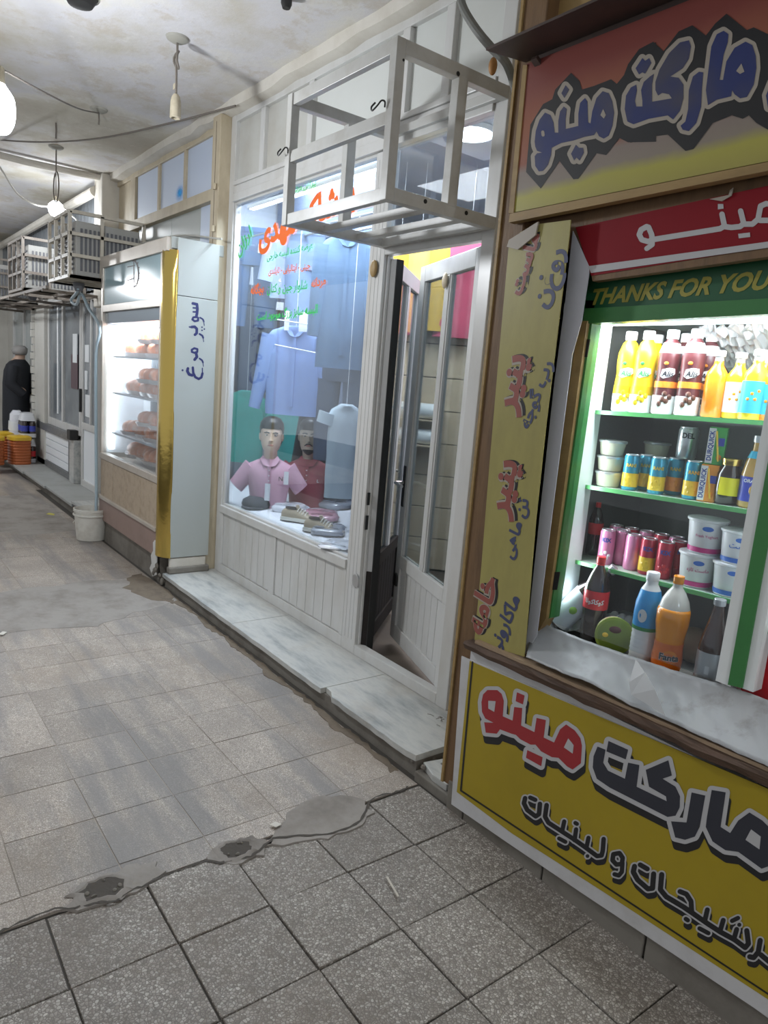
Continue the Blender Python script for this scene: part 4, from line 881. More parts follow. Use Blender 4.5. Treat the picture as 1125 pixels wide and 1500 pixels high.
bar('glass_pane', -10.87, -10.16, .82, 2.32, W4, Y1+.02, Y1+.03, 'far_glass', 0); bar('glass_pane', -10.08, -9.27, .82, 2.32, W4, Y1+.03, Y1+.04, 'far_glass', 0)
bar('notice', -9.62, -9.42, 1.6, 1.95, W4, Y1+.01, Y1+.02, 'tag_pale', 0); bar('curtain', -10.45, -10.38, .9, 2.3, W4, Y1+.01, Y1+.02, 'tag_pale', 0); bar('dark_sign', -9.72, -9.40, 1.28, 1.7, W4, Y1+.014, Y1+.02, mat('maroon_dull', (.10, .06, .07), .6), 0)
bar('stone_surround', -11.45, -9.45, .62, .72, W4, Y1-.05, Y1+.06, 'dark_stone'); bar('stone_surround', -11.45, -9.45, .12, .20, W4, Y1-.04, Y1+.06, 'dark_stone'); bar('stone_surround', -9.62, -9.5, .20, .62, W4, Y1-.04, Y1+.06, 'dark_stone'); bar('stone_pier', -9.48, -9.27, .12, .66, W4, Y1-.06, Y1+.06, 'marble')
for k in range(4): bar('slat', -11.4, -9.62, .205+.104*k, .30+.104*k, W4, Y1-.02, Y1+.03, 'cabinet_white', .004)
bar('basket', -9.44, -9.29, .66, .78, W4, Y1-.10, Y1+.0, 'black_iron')
# tiled pier with stacked edge tiles
pr = struct('wall_pier', bx(-11.58, -10.97, 2.26, 2.36, .12, 2.7), 'far_tile', 'tiled pier at the far shops')
random.seed(6)
for k in range(24): obj('edge_tile', bx(-11.66, -11.585, 2.22+random.uniform(-.01, .01), 2.32, .13+.105*k, .13+.105*k+random.uniform(.085, .1)), 'far_tile', pr, bev=.003)
struct('wall_far_corner', bx(-14.4, -14.3, 1.0, 2.44, 0, 3.5), 'far_tile')
W5 = thing('window_5', 'small glazed window behind the person at the left edge', None, (-12.6, 2.3, .9), kind='structure')
for a in ((-13.4, -11.72, 2.32, 2.40), (-13.4, -13.32, .9, 2.32), (-12.56, -12.48, .9, 2.32), (-11.80, -11.72, .9, 2.32), (-13.4, -11.72, .84, .92)): bar('frame_bar', *a, W5, 2.28, 2.35)
bar('glass_pane', -13.32, -11.8, .92, 2.32, W5, 2.31, 2.32, mat('pale_glass', (.38, .42, .42), .15, dirt=.5, dcol=(.55, .58, .58), dscale=2), 0)
# corrugated sheeting over the far fronts, posts and pipes
def corr(x0, x1, z0, z1, y, name, label):
    mb = MB(); n = int((x1-x0)/.035); pts = [(x0+(x1-x0)*k/n, y+(.014 if (k//2) % 2 else 0)) for k in range(n+1)]
    mb.add([V(x, yy, z0) for x, yy in pts]+[V(x, yy, z1) for x, yy in pts], [(k, k+1, n+2+k, n+1+k) for k in range(n)])
    o = struct(name, mb, 'corrugated', label, fix=False); sd = o.modifiers.new('t', 'SOLIDIFY'); sd.thickness = .003
corr(-14.2, -8.15, 2.42, 3.42, 2.28, 'wall_corrugated', 'grey corrugated metal sheeting above the far shops')
struct('post_concrete', bx(-8.14, -7.86, 2.16, 2.36, 2.2, 3.5), 'plaster_wall', 'rough plaster pier above the far end of the transom', bev=.01)
tag(obj('roof_pipe', MB().tube([V(-14, 2.16, 3.36), V(-8.12, 2.16, 3.36)], .05, 10), 'plaster_wall'), 'thick pale pipe along the top of the corrugated sheeting', 'pipe')
random.seed(15)
tag(obj('ceiling_pipe', MB().tube([V(-7.95, y, 3.465+.015*math.sin(y*3)) for y in (2.3, 1.9, 1.5, 1.1, .7, .3, -.2, -1)], .032, 10), 'plaster_wall'), 'pale pipe crossing the ceiling at the end of the transom', 'pipe')
# ------------------------------------------------------------------ cooler cages
mat('cooler_body', (.40, .40, .385), .5, dirt=.4, dcol=(.36, .33, .28), dscale=5); mat('cooler_slat', (.13, .135, .15), .5); mat('cage_cream', (.58, .54, .46), .45, dirt=.6, dcol=(.32, .24, .16), dscale=7); mat('cage_rust', (.26, .23, .2), .6, dirt=.6, dcol=(.12, .08, .06), dscale=9)
def cooler(label, clabel, x1, wd, mt, z0=2.36, z1=2.90):
    x0 = x1-wd; y0 = 1.63; y1_ = 2.27
    g = thing('cooler_cage', clabel, 'cage', ((x0+x1)/2, 1.95, z0)); w_ = .028
    def b(nm, a, c): obj(nm, MB().beam(a, c, w_, w_), mt, g)
    for x in (x0, x1):
        for y in (y0, 1.90, y1_): b('upright', (x, y, z0), (x, y, z1))
        for z in (z0, z0+.18, z0+.36, z1): b('side_bar', (x, y0, z), (x, y1_, z))
    for z in (z0, z0+.18, z0+.36, z1): b('front_bar', (x0, y0, z), (x1, y0, z))
    for k in (1, 2): b('upright', (x0+wd*k/3, y0, z0), (x0+wd*k/3, y0, z1))
    for k in range(5): b('floor_bar', (x0+wd*k/4, y0, z0), (x0+wd*k/4, y1_, z0))
    c = thing('window_cooler', label, 'cooler', ((x0+x1)/2, 1.97, z0+.015))
    obj('housing', bx(x0+.05, x1-.05, y0+.06, 2.25, z0+.018, z1-.06), 'cooler_body', c, bev=.01)
    for k in range(14): obj('louvre', bx(x1-.052, x1-.04, y0+.10+k*.037, y0+.118+k*.037, z0+.06, z1-.12), 'cooler_slat', c)
    for k in range(9): obj('louvre', bx(x0+.09, x1-.09, y0+.048, y0+.062, z0+.07+k*.042, z0+.085+k*.042), 'cooler_slat', c)
    obj('drain_cup', MB().lathe([(.03, -.09), (.05, -.05), (.055, -.016)], ((x0+x1)/2, 1.80, z0), 12), 'cooler_slat', c)
cooler('boxy white cooler inside the nearest cream cage above the cabinet', 'nearest cream steel cage around a cooler, left of the chicken cabinet top', -6.90, .76, 'cage_cream')
cooler('grey cooler inside the second cage from the chicken cabinet', 'second rusty cage from the chicken cabinet, above the far shop', -8.93, .80, 'cage_rust')
cooler('dark cooler inside the farthest cage at the left edge', 'farthest rusty cage at the left edge of the row', -11.35, .8, 'cage_rust')
bd = thing('cage_shelf', 'rusty bracket shelf running under the far cooler cages', 'shelf', (-10, 1.9, 2.3))
for y in (1.66, 1.95, 2.22): obj('rail', MB().beam((-12.6, y, 2.325), (-7.9, y, 2.325), .03, .03), 'cage_rust', bd)
for k in range(6): obj('arm', MB().beam((-12.5+.9*k, 1.63, 2.30), (-12.5+.9*k, 2.34, 2.30), .03, .03), 'cage_rust', bd)

# ------------------------------------------------------------------ person at the far left, seen from behind
mat('coat_black', (.012, .014, .02), .75, bmp=.3, bscale=8); mat('hair_grey', (.28, .27, .26), .7); mat('person_skin', (.50, .34, .26), .5); mat('trouser_black', (.02, .02, .025), .8)
pp = V(-12.0, 2.06, .12); pe = thing('person', 'person in a long black coat with grey hair, seen from behind at the far left', 'person', pp, R(-25), world=False)
pe.scale = (1.18, 1.08, 1.0)
def skinmesh(name, verts, edges, radii, mt, par, sub=2):
    me = bpy.data.meshes.new(name); me.from_pydata(verts, edges, []); o = bpy.data.objects.new(name, me); COL.objects.link(o); o.parent = par
    me.materials.append(MATS[mt]); sk = o.modifiers.new('skin', 'SKIN'); sk.use_smooth_shade = True
    for i, r_ in enumerate(radii): me.skin_vertices[0].data[i].radius = (r_, r_) if not isinstance(r_, tuple) else r_
    me.skin_vertices[0].data[0].use_root = True
    s_ = o.modifiers.new('sub', 'SUBSURF'); s_.levels = sub; s_.render_levels = sub; return o
bv = [(0, 0, .88), (0, .02, 1.05), (0, .03, 1.25), (0, .05, 1.38), (.03, .08, 1.47), (.05, .10, 1.56),
      (-.10, 0, .84), (-.11, .02, .46), (-.11, 0, .08), (-.12, .12, .05), (.10, 0, .84), (.11, .02, .46), (.11, 0, .08), (.12, .12, .05),
      (-.19, .04, 1.34), (-.24, .02, 1.08), (-.20, .16, .90), (.19, .04, 1.34), (.24, .04, 1.08), (.12, .18, .98)]
be = [(0, 1), (1, 2), (2, 3), (3, 4), (4, 5), (0, 6), (6, 7), (7, 8), (8, 9), (0, 10), (10, 11), (11, 12), (12, 13), (3, 14), (14, 15), (15, 16), (3, 17), (17, 18), (18, 19)]
br = [(.15, .11), (.14, .10), (.16, .10), (.12, .08), .052, .085, .085, .06, .045, .035, .085, .06, .045, .035, .065, .05, .035, .065, .05, .035]
skinmesh('body', bv, be, br, 'person_skin', pe)
body = pe.children[0]
co_ = [el((.0, .03, .22), .22, .17, 22, 2.3), el((0, .02, .55), .215, .165, 22, 2.3), el((0, .02, .86), .21, .16, 22, 2.3), el((0, .03, 1.1), .225, .165, 22, 2.3), el((0, .04, 1.28), .24, .155, 22, 2.3), el((0, .05, 1.37), .225, .135, 22, 2.2), el((.01, .06, 1.42), .15, .105, 22), el((.025, .075, 1.455), .07, .07, 22)]
obj('coat', MB().loft(co_), 'coat_black', pe, ang=70)
for s in (-1, 1): obj('sleeve', MB().tube([V(s*.19, .04, 1.35), V(s*.25, .02, 1.10), V(s*.17, .16, .95)], [.085, .075, .06], 14), 'coat_black', pe, ang=70)
for s in (-1, 1): obj('trouser_leg', MB().tube([V(s*.10, .01, .5), V(s*.11, .01, .05)], [.1, .075], 12), 'trouser_black', pe); obj('shoe', MB().ball((s*.115, .06, .035), .05, .14, .04), 'trouser_black', pe)
obj('hair', MB().loft([el((.05, .085, 1.52), .075, .08, 18), el((.05, .085, 1.57), .088, .10, 18), el((.05, .09, 1.62), .08, .095, 18), el((.05, .095, 1.655), .045, .055, 18)]), 'hair_grey', pe, ang=80)
# ------------------------------------------------------------------ drink packs and orange jars on the far step
mat('cola_dark', (.025, .015, .015), .12, coat=.5); mat('label_red', (.62, .03, .04), .35); mat('label_blue', (.04, .06, .40), .35); mat('shrink_film', (.62, .64, .68), .2, coat=.5); mat('cap_red', (.65, .03, .03), .4); mat('jar_orange', (.42, .11, .03), .45); mat('lid_yellow', (.72, .46, .03), .4)
def bottle_pack(label, loc, lab):
    g = thing('bottle_pack', label, 'bottle pack', loc, 0, 'wrapped drink packs on the far step', world=False)
    first = None
    for i in range(3):
        for j in range(2):
            c = V(-.10+.10*i, -.05+.10*j, 0)
            o = obj('bottle', MB().lathe([(.03, 0), (.046, .01), (.046, .20), (.03, .27), (.014, .31), (.014, .33)], c, 12), 'cola_dark', g)
            obj('label_band', MB().lathe([(.047, .09), (.047, .17)], c, 12, cap=False), lab, o); obj('cap', MB().lathe([(.016, .315), (.016, .335)], c, 10), 'cap_red', o)
    obj('film_band', MB().loft([el((0, 0, .005), .155, .105, 24, 5), el((0, 0, .06), .155, .105, 24, 5)], cap=False), 'shrink_film', g)
    obj('film_top', MB().loft([el((0, 0, .24), .155, .105, 24, 5), el((0, 0, .345), .12, .08, 24, 4), el((0, 0, .36), .05, .04, 24)], cap=False), 'shrink_film', g); return g
q = F(42, 676, .12); bottle_pack('cola pack with red labels on the far step', (q.x, q.y-.02, .12), 'label_red'); bottle_pack('pack with blue labels stacked on the red labelled cola pack', (q.x, q.y-.02, .481), 'label_blue')
pk = thing('white_sack', 'white plastic sack standing behind the drink packs', 'sack', (q.x-.30, q.y-.10, .12)); obj('sack', MB().loft([el((q.x-.30, q.y-.10, .12), .12, .10, 20, 3), el((q.x-.30, q.y-.10, .5), .135, .105, 20, 3), el((q.x-.30, q.y-.10, .78), .125, .09, 20, 3), el((q.x-.30, q.y-.10, .84), .06, .05, 20)]), 'packed_white', pk); obj('printed_band', MB().loft([el((q.x-.30, q.y-.10, .55), .138, .108, 20, 3), el((q.x-.30, q.y-.10, .68), .133, .102, 20, 3)], cap=False), 'tag_pale', pk)
for k, (px, py) in enumerate(((24, 679), (4, 672), (-16, 680))):
    q = F(px, py, .12); j = thing('orange_jar', ['orange ribbed jar with yellow lid beside the cola pack', 'orange ribbed jar with yellow lid at the left edge, farther back', 'orange ribbed jar with yellow lid cut by the left edge'][k], 'jar', (q.x, q.y+.04, .12), .2, 'orange jars with yellow lids on the far step', world=False)
    obj('jar_body', MB().loft([p_ for z in range(9) for p_ in (el((0, 0, .04*z), .135, .135, 20, 3), el((0, 0, .04*z+.02), .142, .142, 20, 3))]), 'jar_orange', j, ang=20); obj('lid', MB().loft([el((0, 0, .34), .145, .145, 20, 3.5), el((0, 0, .385), .145, .145, 20, 3.5), el((0, 0, .40), .12, .12, 20, 3)]), 'lid_yellow', j)

# ================================================================== things on the ceiling
mat('socket_beige', (.45, .40, .30), .5, dirt=.5, dcol=(.2, .16, .1), dscale=20); mat('wire_brown', (.16, .14, .12), .6); mat('wire_pale', (.55, .54, .5), .5); mat('mount_grey', (.34, .33, .29), .7)
BULB = emit('bulb_glow', (.93, .97, 1), 14)
def mount(c): return MB().lathe([(.004, -.03), (.035, -.026), (.06, -.012), (.065, 0)], c, 16)
def bulb(label, c, r=.065, h=.2, mountc=None, watt=BULB_W):
    g = thing('hanging_bulb', label, 'bulb', c)
    obj('bulb_base', MB().lathe([(.02, h*.62), (.026, h*.60), (.028, h*.35), (.03, h*.30)], c, 14), 'socket_beige', g)
    obj('bulb_glass', MB().lathe([(max(q_.x, .003), q_.y) for q_ in spl([V(.004, -h*.55, 0), V(r*.6, -h*.50, 0), V(r*.95, -h*.3, 0), V(r, -h*.05, 0), V(r*.9, h*.12, 0), V(r*.5, h*.28, 0), V(.03, h*.32, 0)])], c, 32), 'bulb_glow', g, ang=80)
    if mountc is not None:
        obj('cord', MB().tube([c+V(0, 0, h*.6), (c+mountc)/2+V(0, 0, -.03), mountc], .004, 6), 'wire_brown', g)
    L = bpy.data.lights.new('bulb_light', 'POINT'); L.energy = watt; L.color = (.92, .96, 1); L.shadow_soft_size = .08
    o = bpy.data.objects.new('bulb_light', L); COL.objects.link(o); o.location = c+V(0, 0, -h*.75); o.parent = g; o.location = (0, 0, -h*.75); return g
MA, MBB, MC = V(-4.39, 1.614, 3.5), V(-6.0, 1.62, 3.5), V(-7.34, 1.618, 3.5)
c1 = EYE+ray(-2, 150)*3.3; bulb('large white bulb hanging at the left edge of the picture', c1, .07, .25)
wz = V(c1.x, c1.y, c1.z+.15)
q = thing('swagged_wire', 'dark wire swagged from the near bulb to a ceiling mount', 'wire', MBB)
obj('wire', MB().tube(spl([wz, wz.lerp(MBB, .33)+V(0, 0, -.03), wz.lerp(MBB, .7)+V(0, 0, -.05), MBB+V(0, 0, -.03)]), .005, 6), 'wire_brown', q); obj('ceiling_mount', mount(MBB), 'mount_grey', q); obj('loose_end', MB().tube([MBB+V(0, 0, -.03), MBB+V(.01, 0, -.08), MBB+V(0, 0, -.11)], .006, 6), 'wire_brown', q)
obj('near_drop', MB().tube([wz, V(wz.x, wz.y, 3.5)], .004, 6), 'wire_brown', q)
c2 = EYE+ray(82, 303)*7.35; bulb('lit bulb hanging in front of the cooler cages', c2, .075, .17, V(c2.x, c2.y, 3.5), 28)
for k, c in enumerate((V(2.6, .0, 3.0), V(-10.5, .3, 2.9))): bulb(['added unseen bulb over the walkway behind the viewer', 'added unseen bulb over the far walkway'][k], c, .07, .25, V(c.x, c.y, 3.5))  # unseen bulbs continuing the row, added for their light
sk = thing('bare_socket', 'empty beige lamp socket dangling from a ceiling rose', 'lamp socket', MA); obj('ceiling_rose', mount(MA), 'mount_grey', sk)
obj('cord', MB().tube([MA+V(0, 0, -.02), MA+V(.006, 0, -.08), MA+V(-.006, 0, -.14), MA+V(0, 0, -.22), MA+V(0, 0, -.32)], .007, 6), 'wire_brown', sk); obj('socket', MB().lathe([(.014, -.30), (.024, -.315), (.03, -.34), (.032, -.42), (.034, -.425), (.026, -.43), (.02, -.36)], MA, 16), 'socket_beige', sk); obj('cord_knot', MB().tube([MA+V(.022*math.sin(t), .01*math.cos(t*2), -.115+.045*math.cos(t)) for t in [2*math.pi*k/14 for k in range(15)]], .007, 6), 'wire_brown', sk); obj('cord_tag', bx(MA.x-.045, MA.x-.01, MA.y-.002, MA.y+.002, 3.5-.265, 3.5-.235), 'socket_beige', sk)
rs = thing('ceiling_hook', 'ceiling rose with a hanging loop of wire beyond the swagged wire', 'ceiling rose', MC); obj('ceiling_rose', mount(MC), 'mount_grey', rs)
obj('drop_wire', MB().tube([MC+V(0, 0, -.02), MC+V(0, 0, -.22)], .006, 6), 'wire_brown', rs); obj('wire_loop', MB().tube([MC+V(.10*math.sin(t), 0, -.34+.13*math.cos(t)) for t in [2*math.pi*k/18 for k in range(19)]], .006, 6), 'wire_brown', rs)
tr_o = EYE+ray(82, 180)*((3.5-1.65)/ray(82, 180).z)
tag(obj('ceiling_nail_wire', MB().tube([V(tr_o.x, tr_o.y, 3.5), V(tr_o.x+.01, tr_o.y, 3.44), V(tr_o.x, tr_o.y, 3.38)], .007, 6), 'wire_brown'), 'short twisted wire end sticking out of the ceiling', 'wire')
p1 = P(345, 155, 2.2); p0 = EYE+ray(-30, 203)*6.5
tag(obj('long_cable', MB().tube(spl([p1, p1.lerp(p0, .2)+V(0, 0, -.06), p1.lerp(p0, .45)+V(0, 0, -.11), p1.lerp(p0, .7)+V(0, 0, -.09), p0]), .007, 6), 'wire_brown'), 'thin cable sagging below the ceiling from the post to the left edge', 'cable')
tag(obj('white_cable', MB().tube(spl([EYE+ray(-20, 215)*6.5, EYE+ray(0, 245)*6.6, EYE+ray(25, 283)*6.9, EYE+ray(50, 299)*7.1, EYE+ray(72, 303)*7.3]), .009, 6), 'wire_pale'), 'white cable drooping to the lit bulb by the cooler cages', 'cable')
tag(obj('cage_cable', MB().tube(spl([c2+V(.05, 0, .05), EYE+ray(115, 325)*7.2, EYE+ray(145, 352)*7.0, EYE+ray(200, 357)*6.6, EYE+ray(262, 345)*5.9, P(325, 350, 2.2)]), .007, 6), 'wire_pale'), 'thin cable running from the lit bulb over the cabinet top', 'cable')
qa = EYE+ray(420, -4)*((3.5-1.65)/ray(420, -4).z); tag(obj('ceiling_peg', MB().lathe([(.02, -.05), (.028, -.03), (.028, .0)], qa, 10), 'black_iron'), 'small dark peg at the top edge of the ceiling', 'peg')
qa = EYE+ray(118, -18)*((3.5-1.65)/ray(118, -18).z); fn = thing('ceiling_fan_cup', 'dark round ceiling fitting cut by the top edge', 'ceiling fitting', qa); obj('cup', MB().lathe([(.02, -.09), (.06, -.08), (.085, -.04), (.09, 0)], qa, 18), 'black_iron', fn); obj('cup_ring', MB().lathe([(.088, -.045), (.094, -.04), (.094, -.03), (.088, -.025)], qa, 18, cap=False), 'mount_grey', fn)

# ================================================================== corner market: boards, signs, frame
mat('vinyl_white', (.55, .55, .56), .4, dirt=.5, dcol=(.34, .33, .31), dscale=6); mat('vinyl_yellow', (.355, .265, .014), .38, dirt=.4, dcol=(.26, .19, .016), dscale=3, bmp=.2, bscale=5)
mat('strip_yellow', (.34, .30, .095), .45, dirt=.55, dcol=(.23, .20, .07), dscale=4, stretch=(2, 2, .7), bmp=.25, bscale=6)
mat('ink_red', (.32, .024, .03), .45); mat('ink_dark', (.028, .030, .042), .45); mat('ink_white', (.46, .46, .47), .45); mat('ink_rose', (.27, .075, .06), .5); mat('ink_blue_grey', (.05, .06, .13), .5); mat('ink_cream', (.36, .32, .27), .5)
YB = 1.85
def ext(a, b, k): return a+(b-a)*k
bn = thing('market_banner', 'yellow vinyl banner with red and navy Persian lettering under the market counter', 'banner', (-.6, YB, .1))
def sheet(nm, px, Y, mt, par, t=.004, right=None):
    pts = [P(x, y, Y) for x, y in px]; return obj(nm, MB().prism(pts, (0, t, 0)), mt, par)
bot = [P(*q, YB) for q in ((661, 1178), (750, 1239), (855, 1310), (1125, 1490))]; rb = ext(bot[2], bot[3], 3.2); rt = V(rb.x, YB, .78)
board = obj('backing_board', bx(-1.80, rb.x, YB+.004, YB+.03, .11, .70), 'vinyl_white', bn)
obj('banner_sheet', MB().prism([P(676, 961, YB)]+bot+[rb, rt], (0, .004, 0)), 'vinyl_white', bn)
yb = [P(*q, YB-.001) for q in ((669, 1160), (750, 1221), (883, 1306), (1125, 1464))]; yr = ext(yb[2], yb[3], 3.2)
yl = obj('yellow_field', MB().prism([P(688, 968, YB-.001)]+yb+[yr, V(yr.x, YB-.001, .78)], (0, .002, 0)), 'vinyl_yellow', bn)
q1 = lambda x, y: P(x, y, YB-.0020); q2 = lambda x, y: P(x, y, YB-.0026); q3 = lambda x, y: P(x, y, YB-.0032)
ink('border_line', q1, 'ink_black', yl, [(2.6, [(692, 970), (675, 1158), (750, 1208), (904, 1310), (1125, 1456), (1400, 1638)])])
z3 = zmap(690, 990, .16, YB); 
def zm(ox, oy, s, d): return lambda x, y: P(ox+x*s, oy+y*s, YB-d)
mino = [[(95,240),(110,170),(150,130),(240,130),(280,165),(300,230),(290,370),(380,410),(395,285),(468,295),(458,455),(580,515),(600,385),(685,405),(665,565),(760,610),(815,490),(870,445),(950,500),(1000,570),(1015,640),(1005,800),(930,858),(880,830),(800,750),(740,745),(640,690),(590,630),(545,630),(450,580),(410,540),(370,530),(265,490),(235,530),(135,520),(120,425),(205,430),(130,390),(100,330)], [(420,150),(490,180),(475,262),(408,232)], [(515,680),(655,745),(642,828),(503,750)]]
holes1 = [[(158,228),(225,232),(213,330),(158,300)], [(890,572),(940,635),(930,712),(850,655)]]
ink('letter_shadow', zm(690, 990, .16, .0020), 'ink_black', yl, polys=mino, grow=30, shift=(12, 72)); ink('letter_outline', zm(690, 990, .16, .0026), 'ink_white', yl, polys=mino, grow=34)
ink('lettering', zm(690, 990, .16, .0032), 'ink_red', yl, polys=mino); ink('letter_eye', zm(690, 990, .16, .0038), 'ink_white', yl, polys=holes1)
mark = [[(35,230),(40,160),(65,100),(115,120),(100,200),(130,250),(235,300),(255,200),(325,215),(308,350),(495,440),(490,410),(385,350),(365,245),(505,185),(527,280),(470,300),(550,350),(578,410),(575,480),(550,530),(500,538),(140,355),(60,300)], [(133,65),(255,120),(240,180),(120,130)], [(522,565),(618,572),(650,385),(735,405),(700,600),(670,660),(610,680),(548,665)], [(775,370),(862,385),(830,600),(890,638),(940,560),(1010,510),(1090,560),(1150,620),(1190,720),(1170,830),(1085,860),(940,755),(860,745),(780,690),(738,600),(745,540)]]
holes2 = [[(1020,615),(1080,660),(1072,740),(985,680)]]
s2 = 265/1125
ink('letter_shadow', zm(860, 1070, s2, .0020), 'ink_black', yl, polys=mark, grow=24, shift=(10, 55)); ink('letter_outline', zm(860, 1070, s2, .0026), 'ink_white', yl, polys=mark, grow=27)
ink('lettering', zm(860, 1070, s2, .0032), 'ink_dark', yl, polys=mark); ink('letter_eye', zm(860, 1070, s2, .0038), 'ink_white', yl, polys=holes2)
l2a = [(38, [(108,108),(98,150),(125,205),(195,258),(222,240),(230,155)]), (36, [(150,103),(192,122)]), (38, [(285,165),(272,260),(300,310),(400,375),(500,440),(600,510),(700,585),(738,580),(748,540),(755,445)]), (36, [(430,300),(412,385)]), (36, [(528,365),(515,455)]), (36, [(630,435),(612,520)]), (34, [(522,312),(535,320)]), (34, [(388,440),(440,468)]), (32, [(622,585)]), (38, [(835,570),(885,560),(912,600),(905,650),(860,655),(828,620),(835,570)]), (36, [(910,640),(905,715),(880,745),(845,735)])]
l2b = [(40, [(102,152),(92,195),(125,255),(205,325),(240,320),(248,210)]), (38, [(145,140),(200,172)]), (40, [(310,215),(300,330),(345,385),(480,465),(560,520),(660,590),(760,655),(870,715),(950,775),(975,745),(962,645)]), (38, [(540,500),(535,420),(500,365),(450,345)]), (38, [(660,485),(640,570)]), (38, [(782,565),(760,640)]), (38, [(885,635),(865,705)]), (34, [(495,555),(510,565)]), (34, [(600,628),(668,664)]), (34, [(850,570),(895,548)]), (32, [(905,600)]), (40, [(1065,720),(1050,810),(1015,852),(985,845)]), (40, [(1070,830),(1130,880),(1220,940)])]
for ox, oy, s_, st2 in ((750, 1150, .17778, l2a), (910, 1240, 215/1125, l2b)):
    ink('letter_shadow', zm(ox, oy, s_, .0020), 'ink_black', yl, st2, grow=10, shift=(8, 48)); ink('letter_outline', zm(ox, oy, s_, .0026), 'ink_white', yl, st2, grow=13); ink('lettering', zm(ox, oy, s_, .0032), 'ink_black', yl, st2)
# ledge of splintered wood
lg = thing('wooden_ledge', 'worn dark brown wooden ledge along the market counter', 'ledge', (-1, 1.9, .7))
a, b = P(681, 938, 1.825), P(1125, 1134, 1.825); b = ext(a, b, 2.2); random.seed(41); rg = []
for k in range(41):
    c = a.lerp(b, k/40); j = lambda: random.uniform(-.004, .004)
    rg.append([V(c.x, c.y+j(), c.z+j()*.6), V(c.x, c.y-.006+j(), c.z-.014+j()), V(c.x, c.y+.004+j(), c.z-.034+j()), V(c.x, 2.05, c.z-.04), V(c.x, 2.05, c.z+.002)])
obj('ledge_board', MB().loft(rg, smooth=False), 'ledge_wood', lg)
rg = []
for k in range(41):
    c = a.lerp(b, k/40); rg.append([V(c.x+.04, c.y+.012, c.z+.001), V(c.x+.04, c.y+.012, c.z+.012), V(c.x+.04, 2.03, c.z+.016), V(c.x+.04, 2.03, c.z+.001)])
obj('pale_batten', MB().loft(rg, smooth=False), mat('bare_wood', (.36, .26, .17), .7, dirt=.6, dcol=(.16, .1, .06), dscale=9, stretch=(.6, 3, 3)), lg)
# posts
mp = thing('market_post', 'brown wooden corner post of the market', None, (-1.85, 1.92, .1), kind='structure')
obj('post', bx(-1.895, -1.79, 1.875, 1.97, .09, 3.5), 'brown_wood', mp, bev=.004); obj('post_edge', bx(-1.905, -1.893, 1.868, 1.97, .09, 3.5), 'tan_wood', mp)
obj('back_post', bx(-1.97, -1.90, 2.1, 2.35, .09, 3.5), 'tan_wood', mp)
struct('wall_market_side', bx(-1.96, -1.90, 1.98, 2.6, 0, 3.5), 'plaster_wall')
struct('wall_market_front', bx(-1.80, 3, 1.97, 2.05, 2.15, 3.5), 'plaster_wall', 'flaking plaster wall above the market sign')
struct('wall_market_back', bx(-1.96, 3.0, 2.66, 2.72, 0, 3.5), 'plaster_wall'); struct('ceiling_market', bx(-1.96, 3.0, 1.97, 2.72, 3.5, 3.56), 'plaster_wall'); struct('wall_market_end', bx(3.0, 3.06, 1.9, 2.72, 0, 3.5), 'plaster_wall'); struct('floor_market', bx(-1.96, 3.0, 2.2, 2.72, -.02, .1), 'grout')
for x0, x1, mt in ((-1.79, -1.62, 'tan_wood'), (-1.615, -1.45, 'brown_wood')): struct('trim_3' if mt == 'tan_wood' else 'trim_4', bx(x0, x1, 1.93, 1.97, 2.7, 3.5), mt)
# top sign
tsn = thing('market_sign', 'painted market sign in orange and yellow with blue Persian lettering', 'sign', (-1, 1.85, 2.25))
c0, c1_, c2_, c3 = P(768, 95, YB), P(748, 312, YB), P(1125, 236, YB), P(1010, 0, YB)
rB = ext(c1_, c2_, 2.6); rT = ext(c0, c3, 3.9); rT = V(rB.x, YB, c0.z+(c3.z-c0.z)*(rB.x-c0.x)/(c3.x-c0.x))
m, nt, b_ = new_mat('sign_paint'); gp = N(nt, 'ShaderNodeNewGeometry'); sx = N(nt, 'ShaderNodeSeparateXYZ'); nt.links.new(gp.outputs['Position'], sx.inputs[0])
ml = N(nt, 'ShaderNodeMath', operation='MULTIPLY_ADD'); ml.inputs[1].default_value = -.02; nt.links.new(sx.outputs['X'], ml.inputs[0]); nt.links.new(sx.outputs['Z'], ml.inputs[2])
mr = N(nt, 'ShaderNodeMapRange'); mr.inputs[1].default_value = 2.28; mr.inputs[2].default_value = 2.78; nz = noise(nt, gp.outputs['Position'], 5, 3); ad = N(nt, 'ShaderNodeMath', operation='MULTIPLY_ADD'); ad.inputs[1].default_value = .04; nt.links.new(nz, ad.inputs[0]); nt.links.new(ml.outputs[0], ad.inputs[2]); nt.links.new(ad.outputs[0], mr.inputs[0])
cc = ramp(nt, mr.outputs[0], [(.0, (.34, .30, .085)), (.16, (.40, .37, .075)), (.22, (.26, .22, .18)), (.31, (.25, .20, .175)), (.37, (.28, .095, .055)), (.62, (.30, .10, .05)), (.85, (.22, .055, .045))])
nt.links.new(cc, b_.inputs['Base Color']); b_.inputs['Roughness'].default_value = .4
sb = obj('sign_board', MB().prism([c0, c1_, rB, rT], (0, .02, 0)), 'sign_paint', tsn)
f0, f1 = P(747, 313, YB-.01), P(1125, 237, YB-.01); g0, g1 = P(745, 326, YB-.01), P(1125, 250, YB-.01)
obj('lower_batten', MB().prism([f0, ext(f0, f1, 2.6), ext(g0, g1, 2.6), g0], (0, .03, 0)), 'tan_wood', tsn); obj('edge_strip', MB().prism([P(766, 95, YB-.004), P(772, 95, YB-.004), P(752, 312, YB-.004), P(745, 312, YB-.004)], (0, .02, 0)), 'tan_wood', tsn)
